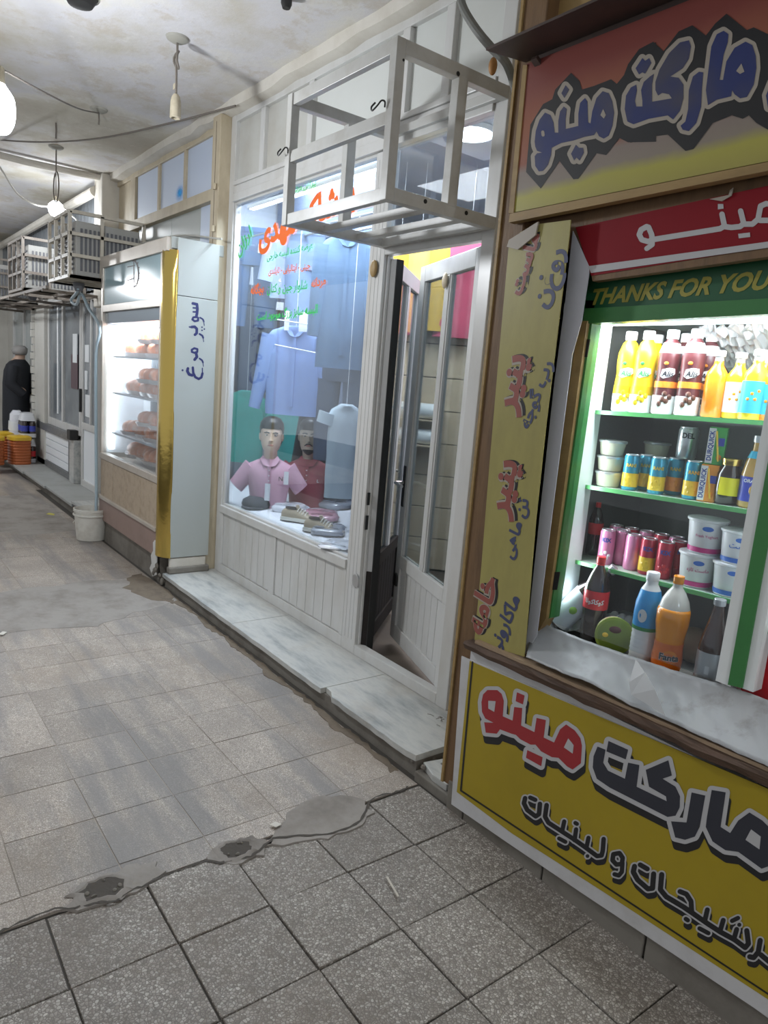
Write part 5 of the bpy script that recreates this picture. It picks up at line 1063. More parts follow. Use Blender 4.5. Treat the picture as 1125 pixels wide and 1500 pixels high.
def zt(ox, oy, s, d): return lambda x, y: P(ox+x*s, oy+y*s, YB-d)
wA = [[(130,830),(140,740),(170,650),(215,590),(260,610),(285,670),(295,755),(325,755),(325,660),(340,580),(370,540),(395,560),(385,640),(385,725),(490,700),(490,600),(505,510),(545,470),(565,500),(570,670),(590,680),(605,580),(640,470),(690,415),(740,430),(770,500),(785,590),(770,700),(740,780),(700,805),(660,785),(640,745),(620,775),(540,790),(450,820),(350,840),(270,880),(265,940),(240,1020),(200,1070),(165,1075),(135,1030),(130,950),(150,925),(190,920),(150,905),(135,870)], [(385,365),(415,400),(375,470),(350,430)], [(430,930),(470,855),(495,880),(530,880),(535,920),(500,985),(475,960),(455,985)]]
bA = [[(60,1080),(70,960),(95,690),(200,520),(275,480),(300,400),(430,262),(500,330),(520,400),(620,370),(760,315),(850,390),(900,380),(870,280),(1000,80),(1130,10),(1130,830),(900,835),(830,800),(720,940),(640,925),(490,1135),(450,1140),(335,990),(180,1215)]]
wB = [[(75,700),(85,600),(120,540),(160,520),(165,560),(150,640),(160,680),(205,680),(205,640),(195,560),(215,500),(260,460),(290,440),(275,520),(275,645),(420,620),(400,590),(350,580),(320,600),(300,560),(300,500),(330,410),(400,290),(480,210),(545,195),(560,240),(545,330),(500,400),(410,460),(470,470),(505,520),(505,620),(480,710),(430,775),(390,745),(250,770),(140,810),(95,790)], [(155,400),(205,325),(225,345),(255,325),(270,360),(225,440),(205,430),(180,445)], [(545,560),(575,460),(620,425),(650,430),(640,560),(635,680),(600,800),(545,860),(500,850),(485,820),(520,790),(540,700)],
 [(685,670),(670,560),(690,400),(710,240),(750,150),(800,125),(835,150),(830,210),(800,300),(770,485),(795,485),(820,350),(880,250),(960,205),(1010,230),(1035,310),(1040,400),(1020,520),(970,610),(920,620),(880,590),(862,560),(855,605),(750,630)], [(1110,600),(1150,500),(1300,400),(1330,560),(1200,720),(1125,690)]]
bB = [[(-20,560),(70,450),(100,370),(180,260),(285,205),(360,275),(470,130),(570,85),(670,160),(740,70),(820,0),(970,120),(1020,100),(1125,150),(1400,120),(1400,800),(1125,850),(1040,800),(985,745),(940,770),(860,745),(720,800),(580,990),(520,1005),(390,885),(240,905),(120,945),(40,905),(-20,970)]]
ink('letter_backing', zt(760, 60, .17778, .001), 'ink_black', sb, polys=bA); ink('letter_backing', zt(900, 20, .2, .0012), 'ink_black', sb, polys=bB)
ink('letter_outline', zt(760, 60, .17778, .0018), 'ink_cream', sb, polys=wA, grow=32); ink('letter_outline', zt(900, 20, .2, .0018), 'ink_cream', sb, polys=wB, grow=30)
m, nt, b_ = new_mat('letter_blue'); gp = N(nt, 'ShaderNodeNewGeometry'); cc = ramp(nt, noise(nt, gp.outputs['Position'], 6, 2), [(.4, (.022, .034, .14)), (.7, (.06, .06, .10))]); nt.links.new(cc, b_.inputs['Base Color']); b_.inputs['Roughness'].default_value = .4
ink('lettering', zt(760, 60, .17778, .0026), 'letter_blue', sb, polys=wA); ink('lettering', zt(900, 20, .2, .0026), 'letter_blue', sb, polys=wB)
ink('letter_eye', zt(760, 60, .17778, .0034), 'ink_cream', sb, [(26, [(197, 750), (200, 775)])], [[(695,560),(718,610),(700,640),(672,610)]]); ink('letter_eye', zt(900, 20, .2, .0034), 'ink_cream', sb, polys=[[(930,365),(952,425),(920,442),(892,420)]])
# dark canopy plate over the sign
cn = thing('sign_canopy', 'thin dark metal canopy plate over the market sign', 'canopy', (-1.2, 1.75, 2.75))
ca, cb_ = P(741, 70, 1.72), P(888, 0, 1.72); zc = ca.z
obj('canopy_plate', MB().hexa([V(-1.86, 1.69, zc), V(2, 1.69, zc), V(2, 1.95, zc+.03), V(-1.86, 1.95, zc+.03), V(-1.86, 1.69, zc+.008), V(2, 1.69, zc+.008), V(2, 1.95, zc+.038), V(-1.86, 1.95, zc+.038)]), 'dark_metal', cn)
obj('canopy_rail', bx(-1.80, 2, 1.86, 1.90, zc-.05, zc+.02), 'dark_metal', cn)
for x in (-1.78, -.9, 0): obj('canopy_bracket', MB().beam((x, 1.90, zc-.04), (x, 1.83, zc), .025, .012), 'dark_metal', cn)
# vertical yellow strip with goods names
vs = thing('price_strip', 'tall narrow yellow vinyl strip with Persian goods names', 'banner', (-1.7, 1.86, .75))
YS = 1.858
strip = obj('strip_sheet', MB().prism([P(x, y, YS) for x, y in ((745, 362), (762, 340), (790, 328), (836, 322), (834, 345), (815, 500), (800, 620), (785, 760), (768, 962), (745, 955), (695, 937), (705, 830), (717, 680), (729, 540), (738, 440))], (0, .003, 0)), 'strip_yellow', vs)
obj('folded_corner', MB().prism([P(*q, YS-.004) for q in ((744, 362), (747, 352), (790, 325), (786, 345), (760, 366))], (0, -.006, 0)), 'ink_cream', vs)
for wd, a_, b_2 in (('ماست', (762, 434), (791, 343)), ('پنیر', (751, 610), (771, 522)), ('پنیر', (740, 762), (758, 678)), ('خامه', (706, 934), (729, 851))):
    for nm, mt, bd_, dd, sh2 in (('letter_shadow', 'ink_black', .085, .0008, V(.012, 0, .004)), ('letter_outline', 'ink_cream', .078, .0014, None), ('lettering', 'ink_rose', .04, .002, None)):
        text(nm, fa(wd), mt, strip, line(P(*a_, YS-dd), P(*b_2, YS-dd), (-1, 0, 0)), bd_, shift=sh2)
for wd, a_, b_2 in (('روغن', (799, 453), (828, 366)), ('رب گوجه', (774, 630), (810, 532)), ('تن ماهی', (750, 820), (775, 733)), ('ماکارونی', (728, 962), (762, 878))):
    text('lettering', fa(wd), 'ink_blue_grey', strip, line(P(*a_, YS-.0012), P(*b_2, YS-.0012), (-1, 0, 0)), .035)
# white edge sheet beside it, wood and green frame of the cooler
sheet_w = thing('white_edge_sheet', 'white plastic edging sheet between yellow strip and green frame', 'edging', (-1.6, 1.9, .8))
obj('sheet', MB().prism([P(*q, 1.90) for q in ((839, 338), (864, 392), (852, 470), (838, 520), (786, 932), (769, 958), (790, 760), (812, 560), (828, 440))], (0, .003, 0)), mat('edge_white', (.52, .53, .58), .4, dirt=.3, dcol=(.38, .38, .4), dscale=4), sheet_w)
fz = thing('drinks_cooler', 'green framed glass fronted drinks cooler of the market', 'cooler', (-1.2, 2.1, .75))
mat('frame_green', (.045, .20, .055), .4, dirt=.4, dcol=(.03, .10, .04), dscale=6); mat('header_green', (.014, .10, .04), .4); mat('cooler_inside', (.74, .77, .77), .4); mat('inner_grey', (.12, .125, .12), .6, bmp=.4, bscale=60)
YC = 1.98
def fq(nm, px, Y, mt, t, par=fz): return obj(nm, MB().prism([P(x, y, Y) for x, y in px], (0, t, 0)), mt, par)
fq('wood_stile', ((848, 470), (860, 470), (800, 905), (786, 930), (778, 925)), 1.955, 'tan_wood', .05)
fq('green_stile', ((852, 440), (872, 440), (806, 905), (788, 912)), YC-.01, 'frame_green', .05)
for y0, y1 in ((497, 523), (838, 864)):
    xx = lambda y: 846-(y-497)*.13; fq('black_tape', ((xx(y0), y0), (xx(y0)+18, y0), (xx(y1)+17, y1), (xx(y1)-1, y1)), YC-.013, 'dark_gap', .004)
hl, hr_ = P(862, 392, 1.97), P(1125, 352, 1.97); bl_, br_ = P(855, 474, 1.97), P(1125, 459, 1.97)
gh = obj('green_header', MB().prism([hl, ext(hl, hr_, 2.4), ext(bl_, br_, 2.4), bl_], (0, .06, 0)), 'header_green', fz)
text('lettering', 'THANKS FOR YOUR', mat('ink_gold', (.33, .30, .05), .5), gh, line(P(867, 446, 1.9685), P(1150, 420, 1.9685)), .035, .35)
fq('header_lip', ((856, 452), (1125, 437), (1500, 418), (1500, 440), (1125, 460), (855, 474)), 1.962, 'frame_green', .05)
ct = ext(P(872, 470, YC), P(1125, 457, YC), 2.6)
right = .85
# right stiles of the first door
fq('white_stile', ((1148, 458), (1169, 457), (1070, 1006), (1048, 997)), YC, 'cooler_inside', .05)
fq('green_stile', ((1164, 458), (1185, 457), (1087, 1008), (1066, 1003)), YC-.006, 'frame_green', .05)
fq('white_stile', ((1183, 457), (1203, 456), (1103, 1014), (1084, 1007)), YC, 'cooler_inside', .05)
zb = .80
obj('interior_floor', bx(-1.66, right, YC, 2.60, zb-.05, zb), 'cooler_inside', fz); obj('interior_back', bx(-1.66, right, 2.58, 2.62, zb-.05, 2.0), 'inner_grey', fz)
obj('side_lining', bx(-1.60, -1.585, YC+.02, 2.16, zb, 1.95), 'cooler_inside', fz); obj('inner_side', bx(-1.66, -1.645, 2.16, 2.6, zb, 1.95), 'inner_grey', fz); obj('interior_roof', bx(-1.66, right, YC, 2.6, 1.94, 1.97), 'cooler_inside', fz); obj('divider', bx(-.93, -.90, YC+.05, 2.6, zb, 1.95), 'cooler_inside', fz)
mb = MB(); random.seed(8); gx, gy = 90, 14
for i in range(gx+1):
    for j in range(gy+1): mb.v.append(V(-1.30+.9*i/gx, 2.22+.3*j/gy, 1.905+.03*random.random()-.012*j))
mb.f = [(i*(gy+1)+j, (i+1)*(gy+1)+j, (i+1)*(gy+1)+j+1, i*(gy+1)+j+1) for i in range(gx) for j in range(gy)]; mb.sm = [False]*len(mb.f)
obj('foil_lining', mb, mat('foil', (.80, .80, .80), .3, .45), fz, fix=False)
fq('glass_door', ((866, 474), (1125, 459), (1165, 457), (1072, 1005), (798, 908)), YC+.012, 'fridge_glass', .004)
SH = [(1.618, .0255), (1.350, .0345), (1.070, .036)]                       # height at x = -1.57 and slope along x
def shz(k, x): return SH[k][0]+SH[k][1]*(x+1.57) if k < 3 else zb+.05*(x+1.57)
mat('shelf_glass', (.55, .68, .58), .15); mat('shelf_green', (.10, .36, .12), .25)
for k in range(3):
    a = V(-1.64, 2.13, shz(k, -1.64)); b = V(-.935, 2.13, shz(k, -.935)); d = V(0, .42, 0); h = V(0, 0, -.008)
    o = obj('shelf', MB().hexa([a+h, b+h, b+d+h, a+d+h, a, b, b+d, a+d]), 'shelf_glass', fz); obj('shelf_edge', MB().beam(a+h*.6-V(0, .002, 0), b+h*.6-V(0, .002, 0), .006, .014), 'shelf_green', o)
# wedge so the goods on the cooler floor stand on it
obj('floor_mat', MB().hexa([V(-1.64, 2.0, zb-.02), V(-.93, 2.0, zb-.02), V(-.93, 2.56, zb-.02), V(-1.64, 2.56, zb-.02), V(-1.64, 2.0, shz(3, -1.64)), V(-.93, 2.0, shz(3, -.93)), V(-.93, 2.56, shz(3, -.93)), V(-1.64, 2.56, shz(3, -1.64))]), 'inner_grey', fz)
TB2 = emit('cooler_tube', (.95, .98, 1), 6)
obj('light_tube', bx(-1.56, -.96, YC+.045, YC+.07, 1.90, 1.925), 'cooler_tube', fz); obj('light_tube', bx(-.86, -.1, YC+.045, YC+.07, 1.90, 1.925), 'cooler_tube', fz)
area('cooler_light', (-1.25, 2.07, 1.93), .62, .10, 10, (.95, .98, 1)); area('cooler_light_side', (-1.578, 2.07, 1.4), .9, .06, 4, (.95, .98, 1), (0, R(-90), 0)); area('cooler_light_right', (-.45, 2.07, 1.93), .7, .1, 6, (.95, .98, 1))
obj('right_shelf', bx(-.895, .8, 2.02, 2.5, 1.055, 1.07), 'cooler_inside', fz); obj('right_shelf_edge', bx(-.895, .8, 2.005, 2.02, 1.06, 1.078), 'frame_green', fz)
# red sign board over the header
rs_ = thing('red_sign', 'red shop sign board with white Persian lettering over the cooler header', 'sign', (-1, 1.9, 2.1)); YR = 1.90
ra, rb_ = P(843, 333, YR), P(1125, 272, YR); rc, rd_ = P(866, 404, YR), P(1125, 362, YR)
rbo = obj('red_board', MB().prism([ra, ext(ra, rb_, 2.2), ext(rc, rd_, 2.4), rc], (0, .03, 0)), mat('board_red', (.22, .007, .014), .6, spec=.2, dirt=.3, dcol=(.16, .005, .012), dscale=3), rs_)
sl_ = [P(*q, YR-.0006) for q in ((862, 390), (1125, 354), (1500, 303), (1500, 312), (1125, 363), (866, 400))]
obj('white_stripe', MB().prism(sl_, (0, -.001, 0)), 'ink_white', rbo)
obj('lower_wood', MB().prism([P(*q, YR+.002) for q in ((866, 400), (1125, 362), (1500, 310), (1500, 325), (1125, 376), (868, 412))], (0, .03, 0)), 'brown_wood', rs_)
obj('torn_edge', MB().prism([P(*q, YR-.002) for q in ((1040, 292), (1068, 286), (1070, 279), (1075, 275), (1072, 287), (1058, 295))], (0, -.003, 0)), 'ink_cream', rs_)
w_ = 44; mz = lambda x, y: P(920+x*.18222, 280+y*.18222, YR-.0012)
ink('lettering', mz, 'ink_white', rbo, [(w_, [(150, 285), (105, 310), (90, 350), (110, 390), (160, 405), (195, 395), (190, 350), (165, 290)]), (40, [(195, 395), (195, 430), (150, 462)]), (w_, [(195, 390), (740, 302), (775, 280), (755, 185)]), (w_, [(775, 285), (830, 292), (900, 285), (930, 260), (905, 160)]), (w_, [(930, 265), (1000, 265), (1045, 225), (1065, 120), (1110, 100), (1180, 110), (1190, 200), (1140, 235), (1060, 235)])], [[(722,103),(765,103),(768,140),(722,147)], [(885,343),(980,332),(983,368),(890,380)]])
struct('trim_5', bx(-1.80, 2, 1.905, 1.97, 2.13, 2.25), 'brown_wood', 'dark wooden lintel behind the red sign')
# grey plastic sheet draped over the sill, with a turned flap
sheet_g = thing('plastic_sheet', 'crumpled grey plastic sheet draped along the cooler sill', 'plastic sheet', (-1.1, 1.92, .78))
top_ = [(784, 908), (860, 938), (930, 962), (1000, 985), (1080, 1008), (1140, 1030), (1300, 1090)]; bt = [(772, 962), (800, 975), (865, 1000), (920, 1030), (985, 1058), (1060, 1092), (1130, 1124), (1320, 1212)]
def along(pts, t):
    L = [math.dist(p, q) for p, q in zip(pts, pts[1:])]; s_ = t*sum(L)
    for p, q, l in zip(pts, pts[1:], L):
        if s_ <= l: return (p[0]+(q[0]-p[0])*s_/l, p[1]+(q[1]-p[1])*s_/l)
        s_ -= l
    return pts[-1]
mb = MB(); gx, gy = 90, 12; random.seed(17); ph = [random.uniform(0, 6) for _ in range(6)]
for i in range(gx+1):
    t = i/gx; A = along(top_, t); B = along(bt, t)
    for j in range(gy+1):
        u = j/gy; Yp = 1.985-.15*u**1.2; p = P(A[0]+(B[0]-A[0])*u, A[1]+(B[1]-A[1])*u, Yp)
        p.y += -.004+.010*(bnoise.noise(V(t*16, u*2.2, 3))*u)+.006*bnoise.noise(V(t*45, u*4, 9))+.003*bnoise.noise(V(t*110, u*12, 1)); mb.v.append(p)
mb.f = [(i*(gy+1)+j, i*(gy+1)+j+1, (i+1)*(gy+1)+j+1, (i+1)*(gy+1)+j) for i in range(gx) for j in range(gy)]; mb.sm = [True]*len(mb.f)
mat('sheet_grey', (.30, .305, .315), .38, dirt=.6, dcol=(.15, .135, .12), dscale=11, lo=.58, hi=.75)
o = obj('sheet', mb, 'sheet_grey', sheet_g, ang=120, fix=False); sd = o.modifiers.new('t', 'SOLIDIFY'); sd.thickness = .0015
fl_ = [P(932, 966, 1.895), P(945, 985, 1.87), P(960, 1010, 1.84), P(976, 1050, 1.81), P(955, 1036, 1.822), P(925, 1018, 1.84), P(922, 1000, 1.855)]
mb = MB(); mb.add(fl_, [(0, 1, 6), (1, 5, 6), (1, 2, 5), (2, 4, 5), (2, 3, 4)]); o = obj('turned_flap', mb, mat('flap_white', (.44, .45, .46), .4), sheet_g, fix=False); sd = o.modifiers.new('t', 'SOLIDIFY'); sd.thickness = .002

# ================================================================== goods in the drinks cooler
AC = R(-60)                                                                # side of each pack that faces the walkway
def onshelf(px, py, Y, k): x = P(px, py, Y).x; return V(x, Y, shz(k, x)+.0008 if k < 3 else shz(3, x)+.0008)
mat('milk_white', (.80, .80, .80), .35); mat('alis_yellow', (.82, .52, .01), .35); mat('alis_brown', (.085, .016, .018), .35); mat('alis_orange', (.78, .24, .02), .4); mat('cap_white', (.82, .82, .82), .35); mat('choc', (.10, .035, .02), .4); mat('leafy', (.03, .25, .06), .5)
mat('juice_orange', (.82, .25, .01), .15, coat=.5); mat('juice_yellow', (.85, .55, .01), .15, coat=.5); mat('label_sky', (.05, .42, .62), .4); mat('label_silver', (.55, .56, .57), .3, .6); mat('ink_print', (.02, .02, .025), .4); mat('label_white', (.74, .74, .74), .4)
def band(c, r0, r1, z0, z1, n=20): return MB().lathe([(r0, z0), (r1, z1)], c, n, cap=False)
def yog_drink(nm, lb, loc, kind, group):
    g = thing('yoghurt_drink_bottle', lb, 'bottle', loc, 0, group, world=False); O = (0, 0, 0)
    pr_ = [(.03, 0), (.036, .006), (.037, .06), (.036, .10), (.034, .13), (.037, .17), (.036, .20), (.025, .235), (.017, .243), (.017, .25)]
    body_ = {'y': 'alis_yellow', 'b': 'alis_brown'}[kind]
    obj('bottle_body', MB().lathe([(r_-.0006, z) for r_, z in pr_], O, 22), body_, g, ang=60)
    obj('white_base', MB().lathe([(.030, 0), (.0364, .006), (.0376, .05), (.0376, .062)], O, 22, cap=False), 'milk_white', g)
    if kind == 'b': obj('orange_band', band(O, .0370, .0366, .088, .108, 22), 'alis_orange', g); obj('white_neck', band(O, .0365, .0262, .200, .232, 22), 'milk_white', g)
    else: obj('fruit_band', band(O, .0374, .0372, .062, .09, 22), mat('lemon_dark', (.60, .40, .0), .4), g)
    obj('cap', MB().lathe([(.0185, .246), (.0195, .248), (.0195, .272), (.018, .275)], O, 18), 'cap_white', g)
    lab = obj('name_patch', MB().loft([[V((.0372+.0004*s)*math.cos(AC+a), (.0372+.0004*s)*math.sin(AC+a), .13+dz) for a, dz in ((-.62, -.006), (-.3, -.013), (.3, -.006), (.66, .004), (.6, .02), (.1, .022), (-.5, .016))] for s in (0, 1)]), 'milk_white', g)
    text('lettering', 'Alis', 'ink_print' if kind == 'b' else 'leafy', lab, wrap(O, .0382, AC-.50, AC+.52, .1245), .03, .2)
    obj('leaf_mark', MB().ball((.0362*math.cos(AC-.2), .0362*math.sin(AC-.2), .166), .008, .008, .006, 8, 5), 'leafy' if kind == 'y' else 'alis_orange', g)
    for k, (a, z) in enumerate(((-.4, .035), (-.15, .05), (.2, .045), (.45, .058), (.0, .068))): obj('splash' if kind == 'b' else 'fruit_mark', MB().ball((.0345*math.cos(AC+a), .0345*math.sin(AC+a), z), .009, .009, .010, 8, 5), 'choc' if kind == 'b' else 'lemon_dark', g)
    return g
gY = 'tall yoghurt drinks on the top cooler shelf'
ya = yog_drink('y', 'yellow yoghurt drink at the left end of the top cooler shelf', onshelf(911, 597, 2.18, 0), 'y', gY)
dup(ya, onshelf(936, 600, 2.18, 0), 0, 'second yellow yoghurt drink from the left on the top shelf')
ba = yog_drink('b', 'brown chocolate yoghurt drink next to the yellow ones', onshelf(970, 603, 2.18, 0), 'b', gY)
dup(ba, onshelf(1004, 606, 2.18, 0), 0, 'brown chocolate yoghurt drink beside the orange juice bottle')
dup(ya, onshelf(950, 590, 2.29, 0), 0, 'yellow yoghurt drink hidden in the second row'); dup(ba, onshelf(992, 592, 2.29, 0), 0, 'brown yoghurt drink in the second row, left one'); dup(ba, onshelf(1028, 594, 2.29, 0), 0, 'brown yoghurt drink in the second row, right one')
def juice(lb, loc, liquid, lab, h=.205, r_=.033):
    g = thing('juice_bottle', lb, 'bottle', loc, 0, 'glass juice bottles on the top cooler shelf', world=False); O = (0, 0, 0)
    obj('bottle_body', MB().lathe([(r_*.85, 0), (r_, .006), (r_, h*.60), (r_*.92, h*.68), (r_*.45, h*.80), (r_*.42, h*.86)], O, 20), liquid, g, ang=60)
    obj('neck', MB().lathe([(r_*.43, h*.84), (r_*.40, h*.90), (r_*.44, h*.93)], O, 16), 'label_silver', g); obj('cap', MB().lathe([(r_*.5, h*.925), (r_*.52, h*.93), (r_*.52, h), (r_*.45, h+.003)], O, 16), 'cap_white', g)
    if lab:
        l_ = obj('label_band', MB().loft([[V((r_+.0006+.0005*s)*math.cos(AC+a), (r_+.0006+.0005*s)*math.sin(AC+a), z) for z, a in [(h*.10, -1.2+i*.24) for i in range(11)]+[(h*.58, 1.2-i*.24) for i in range(11)]] for s in (0, 1)], cap=False), lab, g)
        obj('label_panel', band(O, r_+.0008, r_+.0008, h*.10, h*.56, 24), lab, g)
        for k, (a, z) in enumerate(((-.5, .3), (-.2, .38), (.1, .3), (.3, .42))): obj('fruit_print', MB().ball(((r_-.006)*math.cos(AC+a), (r_-.006)*math.sin(AC+a), h*z), .0085, .0085, .009, 8, 5), 'juice_orange', g)
    return g
ja = juice('plain orange juice bottle with white cap beside the brown drinks', onshelf(1041, 609, 2.19, 0), 'juice_orange', None)
juice('yellow juice bottle with white label in the middle of the juice row', onshelf(1072, 611, 2.21, 0), 'juice_yellow', 'label_white', .20); juice('yellow juice bottle with sky blue label at the right of the juice row', onshelf(1098, 613, 2.18, 0), 'juice_yellow', 'label_sky', .205, .035)
dup(ja, onshelf(1110, 606, 2.27, 0), 0, 'orange juice bottle behind the sky blue labelled one'); juice('amber juice bottle against the green stile on the top shelf', onshelf(1124, 616, 2.2, 0), 'juice_orange', 'label_sky', .19)
# second shelf
m, nt, b_ = new_mat('clear_tub'); b_.inputs['Base Color'].default_value = (.72, .70, .55, 1); b_.inputs['Roughness'].default_value = .15; b_.inputs['Coat Weight'].default_value = .6; b_.inputs['Alpha'].default_value = .75
t0 = None
for k in range(3):
    loc = onshelf(890, 708, 2.2, 1)+V(0, 0, .056*k); lb = ['bottom', 'middle', 'top'][k]+' clear tub of cream in the stack at the left of the second shelf'
    if t0: dup(t0, loc, 0, lb); continue
    t0 = thing('clear_tub', lb, 'tub', loc, 0, 'stacked clear tubs on the second cooler shelf', world=False)
    obj('tub_body', MB().lathe([(.036, .0), (.040, .004), (.047, .046)], (0, 0, 0), 24), 'clear_tub', t0); obj('tub_lid', MB().lathe([(.049, .046), (.050, .048), (.050, .053), (.046, .055)], (0, 0, 0), 24), 'label_silver', t0)
for k, (px, py) in enumerate(((955, 668), (985, 672))): dup(t0, onshelf(px, 705, 2.42, 1)+V(0, 0, .112*(1-k*.5)), 0, ['clear tub at the back of the second shelf, left one', 'clear tub at the back of the second shelf, right one'][k])
def can(nm, lb, loc, body_, r_, h, print_, word, wcol, group, fruit=None):
    g = thing(nm, lb, 'can', loc, 0, group, world=False); O = (0, 0, 0)
    obj('can_body', MB().lathe([(r_*.86, 0), (r_, .006), (r_, h-.010), (r_*.87, h-.003)], O, 22), body_, g, ang=40); obj('can_top', MB().lathe([(r_*.90, h-.004), (r_*.90, h), (r_*.82, h-.0005), (r_*.80, h-.004)], O, 22), 'label_silver', g)
    if print_: obj('print_band', band(O, r_+.0005, r_+.0005, h*.10, h*.48, 22), print_, g)
    if fruit:
        for k, (a, z) in enumerate(((-.55, .30), (.0, .36), (.5, .28), (.25, .2), (-.3, .18))): obj('fruit_print', MB().ball(((r_-.007)*math.cos(AC+a), (r_-.007)*math.sin(AC+a), h*z), .0095, .0095, .010, 8, 5), fruit, g)
    if word: text('lettering', word, wcol, g, wrap(O, r_+.0010, AC-.62, AC+.62, h*.66), .04)
    return g
mat('can_teal', (.03, .28, .42), .25, .3); mat('can_yellow', (.78, .50, .03), .3); mat('can_black', (.02, .02, .025), .3, .3); mat('can_pink', (.62, .22, .38), .3, .2); mat('can_red', (.42, .02, .045), .3, .2); mat('can_silver', (.50, .51, .52), .3, .8); mat('ink_gold2', (.75, .5, .05), .4); mat('kix_blue', (.03, .06, .3), .4)
g2 = 'slim fruit drink cans on the second cooler shelf'
cA = can('fruit_can', 'teal fruit can beside the clear tubs on the second shelf', onshelf(921, 714, 2.19, 1), 'can_teal', .027, .125, 'can_yellow', 'RANI', 'ink_gold2', g2, 'can_yellow')
for px, py, Y, lb in ((960, 719, 2.19, 'teal fruit can in the middle of the second shelf'), (1011, 727, 2.19, 'teal fruit can left of the orange carton'), (943, 706, 2.26, 'teal fruit can in the second row, left one')): dup(cA, onshelf(px, py, Y, 1), 0, lb)
can('fruit_can', 'dark blue orange flavoured can in the second row of the second shelf', onshelf(986, 712, 2.25, 1), 'can_teal', .027, .125, 'juice_orange', 'RANI', 'ink_gold2', g2, 'juice_orange')
z_ = V(0, 0, .1262); q = onshelf(986, 712, 2.25, 1); 
can('silver_can', 'silver grey can stacked on the fruit cans of the second shelf', q+z_+V(.028, .0, 0), 'can_silver', .032, .105, None, 'DEL', 'ink_print', None)
def carton(lb, loc, col, rot, word):
    g = thing('drink_carton', lb, 'carton', loc, rot, 'straw drink cartons on the second cooler shelf', world=False)
    obj('carton_body', bx(-.026, .026, -.02, .02, 0, .118), col, g, bev=.002); f = obj('white_side', bx(-.0265, -.006, -.0206, -.02, .004, .114), 'label_white', g)
    obj('straw', MB().tube([(.012, -.0235, .012), (-.004, -.0235, .106)], .003, 6), 'can_yellow', g); obj('fruit_print', MB().ball((.012, -.017, .024), .010, .006, .011, 8, 5), 'juice_orange', g)
    text('lettering', word, 'kix_blue', f, lambda u, v: V(-.010-v*.10, -.0211, .012+u*.095), .03)
    obj('blue_panel', bx(.004, .022, -.0206, -.02, .06, .085), 'label_blue', g); return g
q = onshelf(1034, 733, 2.19, 1); mat('carton_orange', (.80, .30, .03), .4); mat('carton_green', (.06, .38, .08), .4)
carton('orange drink carton standing on the second cooler shelf', q, 'carton_orange', R(22), 'DURQUICK'); carton('green drink carton stacked on the orange one', q+V(.002, .01, .1185), 'carton_green', R(22), 'DURQUICK')
g = thing('honey_jar', 'dark honey jar with a bright yellow label on the second shelf', 'jar', onshelf(1063, 738, 2.2, 1), 0, world=False)
obj('jar_body', MB().lathe([(.030, 0), (.038, .008), (.040, .05), (.038, .095), (.026, .118), (.026, .125)], (0, 0, 0), 22), 'cola_dark', g, ang=60); obj('jar_lid', MB().lathe([(.030, .122), (.031, .124), (.031, .142), (.028, .144)], (0, 0, 0), 22), 'gold', g); obj('label_band', MB().loft([[V(.0412*math.cos(AC+a), .0412*math.sin(AC+a), z) for a in [-.8+.16*i for i in range(11)]] for z in (.03, .085)], cap=False), mat('label_yellow', (.75, .68, .01), .4), g)
g = thing('orange_drink_bottle', 'amber drink bottle with blue labels at the right of the second shelf', 'bottle', onshelf(1096, 744, 2.2, 1), 0, world=False)
obj('bottle_body', MB().lathe([(.03, 0), (.035, .006), (.035, .10), (.028, .14), (.015, .175), (.014, .20)], (0, 0, 0), 20), mat('amber_drink', (.50, .30, .08), .2, coat=.5), g, ang=60); obj('label_band', band((0, 0, 0), .0356, .0356, .02, .095), 'label_blue', g); obj('orange_disc', MB().ball((.028*math.cos(AC), .028*math.sin(AC), .055), .012, .012, .02), 'amber_drink', g); obj('neck_label', band((0, 0, 0), .026, .018, .15, .172), 'label_sky', g); obj('cap', MB().lathe([(.016, .198), (.017, .2), (.017, .218)], (0, 0, 0), 14), 'label_silver', g)
text('lettering', 'ORANGE', 'label_white', g, wrap((0, 0, 0), .0368, AC-.8, AC+.8, .078), .03)
# third shelf
def cola(nm, lb, loc, s_, full=True):
    g = thing(nm, lb, 'bottle', loc, 0, world=False); O = (0, 0, 0)
    pr_ = [(.030, 0), (.044, .008), (.046, .03), (.043, .08), (.045, .12), (.046, .20), (.044, .225), (.030, .268), (.016, .295), (.0135, .302), (.0135, .312)]
    obj('bottle_body', MB().lathe([(r_*s_, z*s_) for r_, z in pr_], O, 24), 'cola_dark', g, ang=60)
    lb_ = obj('label_band', band(O, .0468*s_, .0470*s_, .135*s_, .205*s_, 24), 'label_red', g); obj('cap', MB().lathe([(.0155*s_, .306*s_), (.0165*s_, .308*s_), (.0165*s_, .33*s_), (.015*s_, .332*s_)], O, 16), 'cap_red', g); obj('cap_ring', band(O, .0160*s_, .0160*s_, .300*s_, .305*s_, 14), 'cap_red', g)
    if full: text('lettering', fa('کوکاکولا'), 'label_white', lb_, wrap(O, .0478*s_, AC-.75, AC+.75, .158*s_), .03)
    return g
cola('small_cola_bottle', 'small cola bottle with red cap at the left of the third shelf', onshelf(867, 812, 2.28, 2), .62, False)
g3 = 'tall mixed cans on the third cooler shelf'
cP = can('pink_can', 'pink can at the left end of the third shelf', onshelf(886, 819, 2.19, 2), 'can_pink', .027, .127, None, 'KIX', 'kix_blue', g3, 'label_white')
dup(cP, onshelf(908, 818, 2.24, 2), R(70), 'pink can with its back turned on the third shelf'); dup(cP, onshelf(924, 826, 2.2, 2), R(150), 'pale pink can with its rear print, left of the yellow and red can')
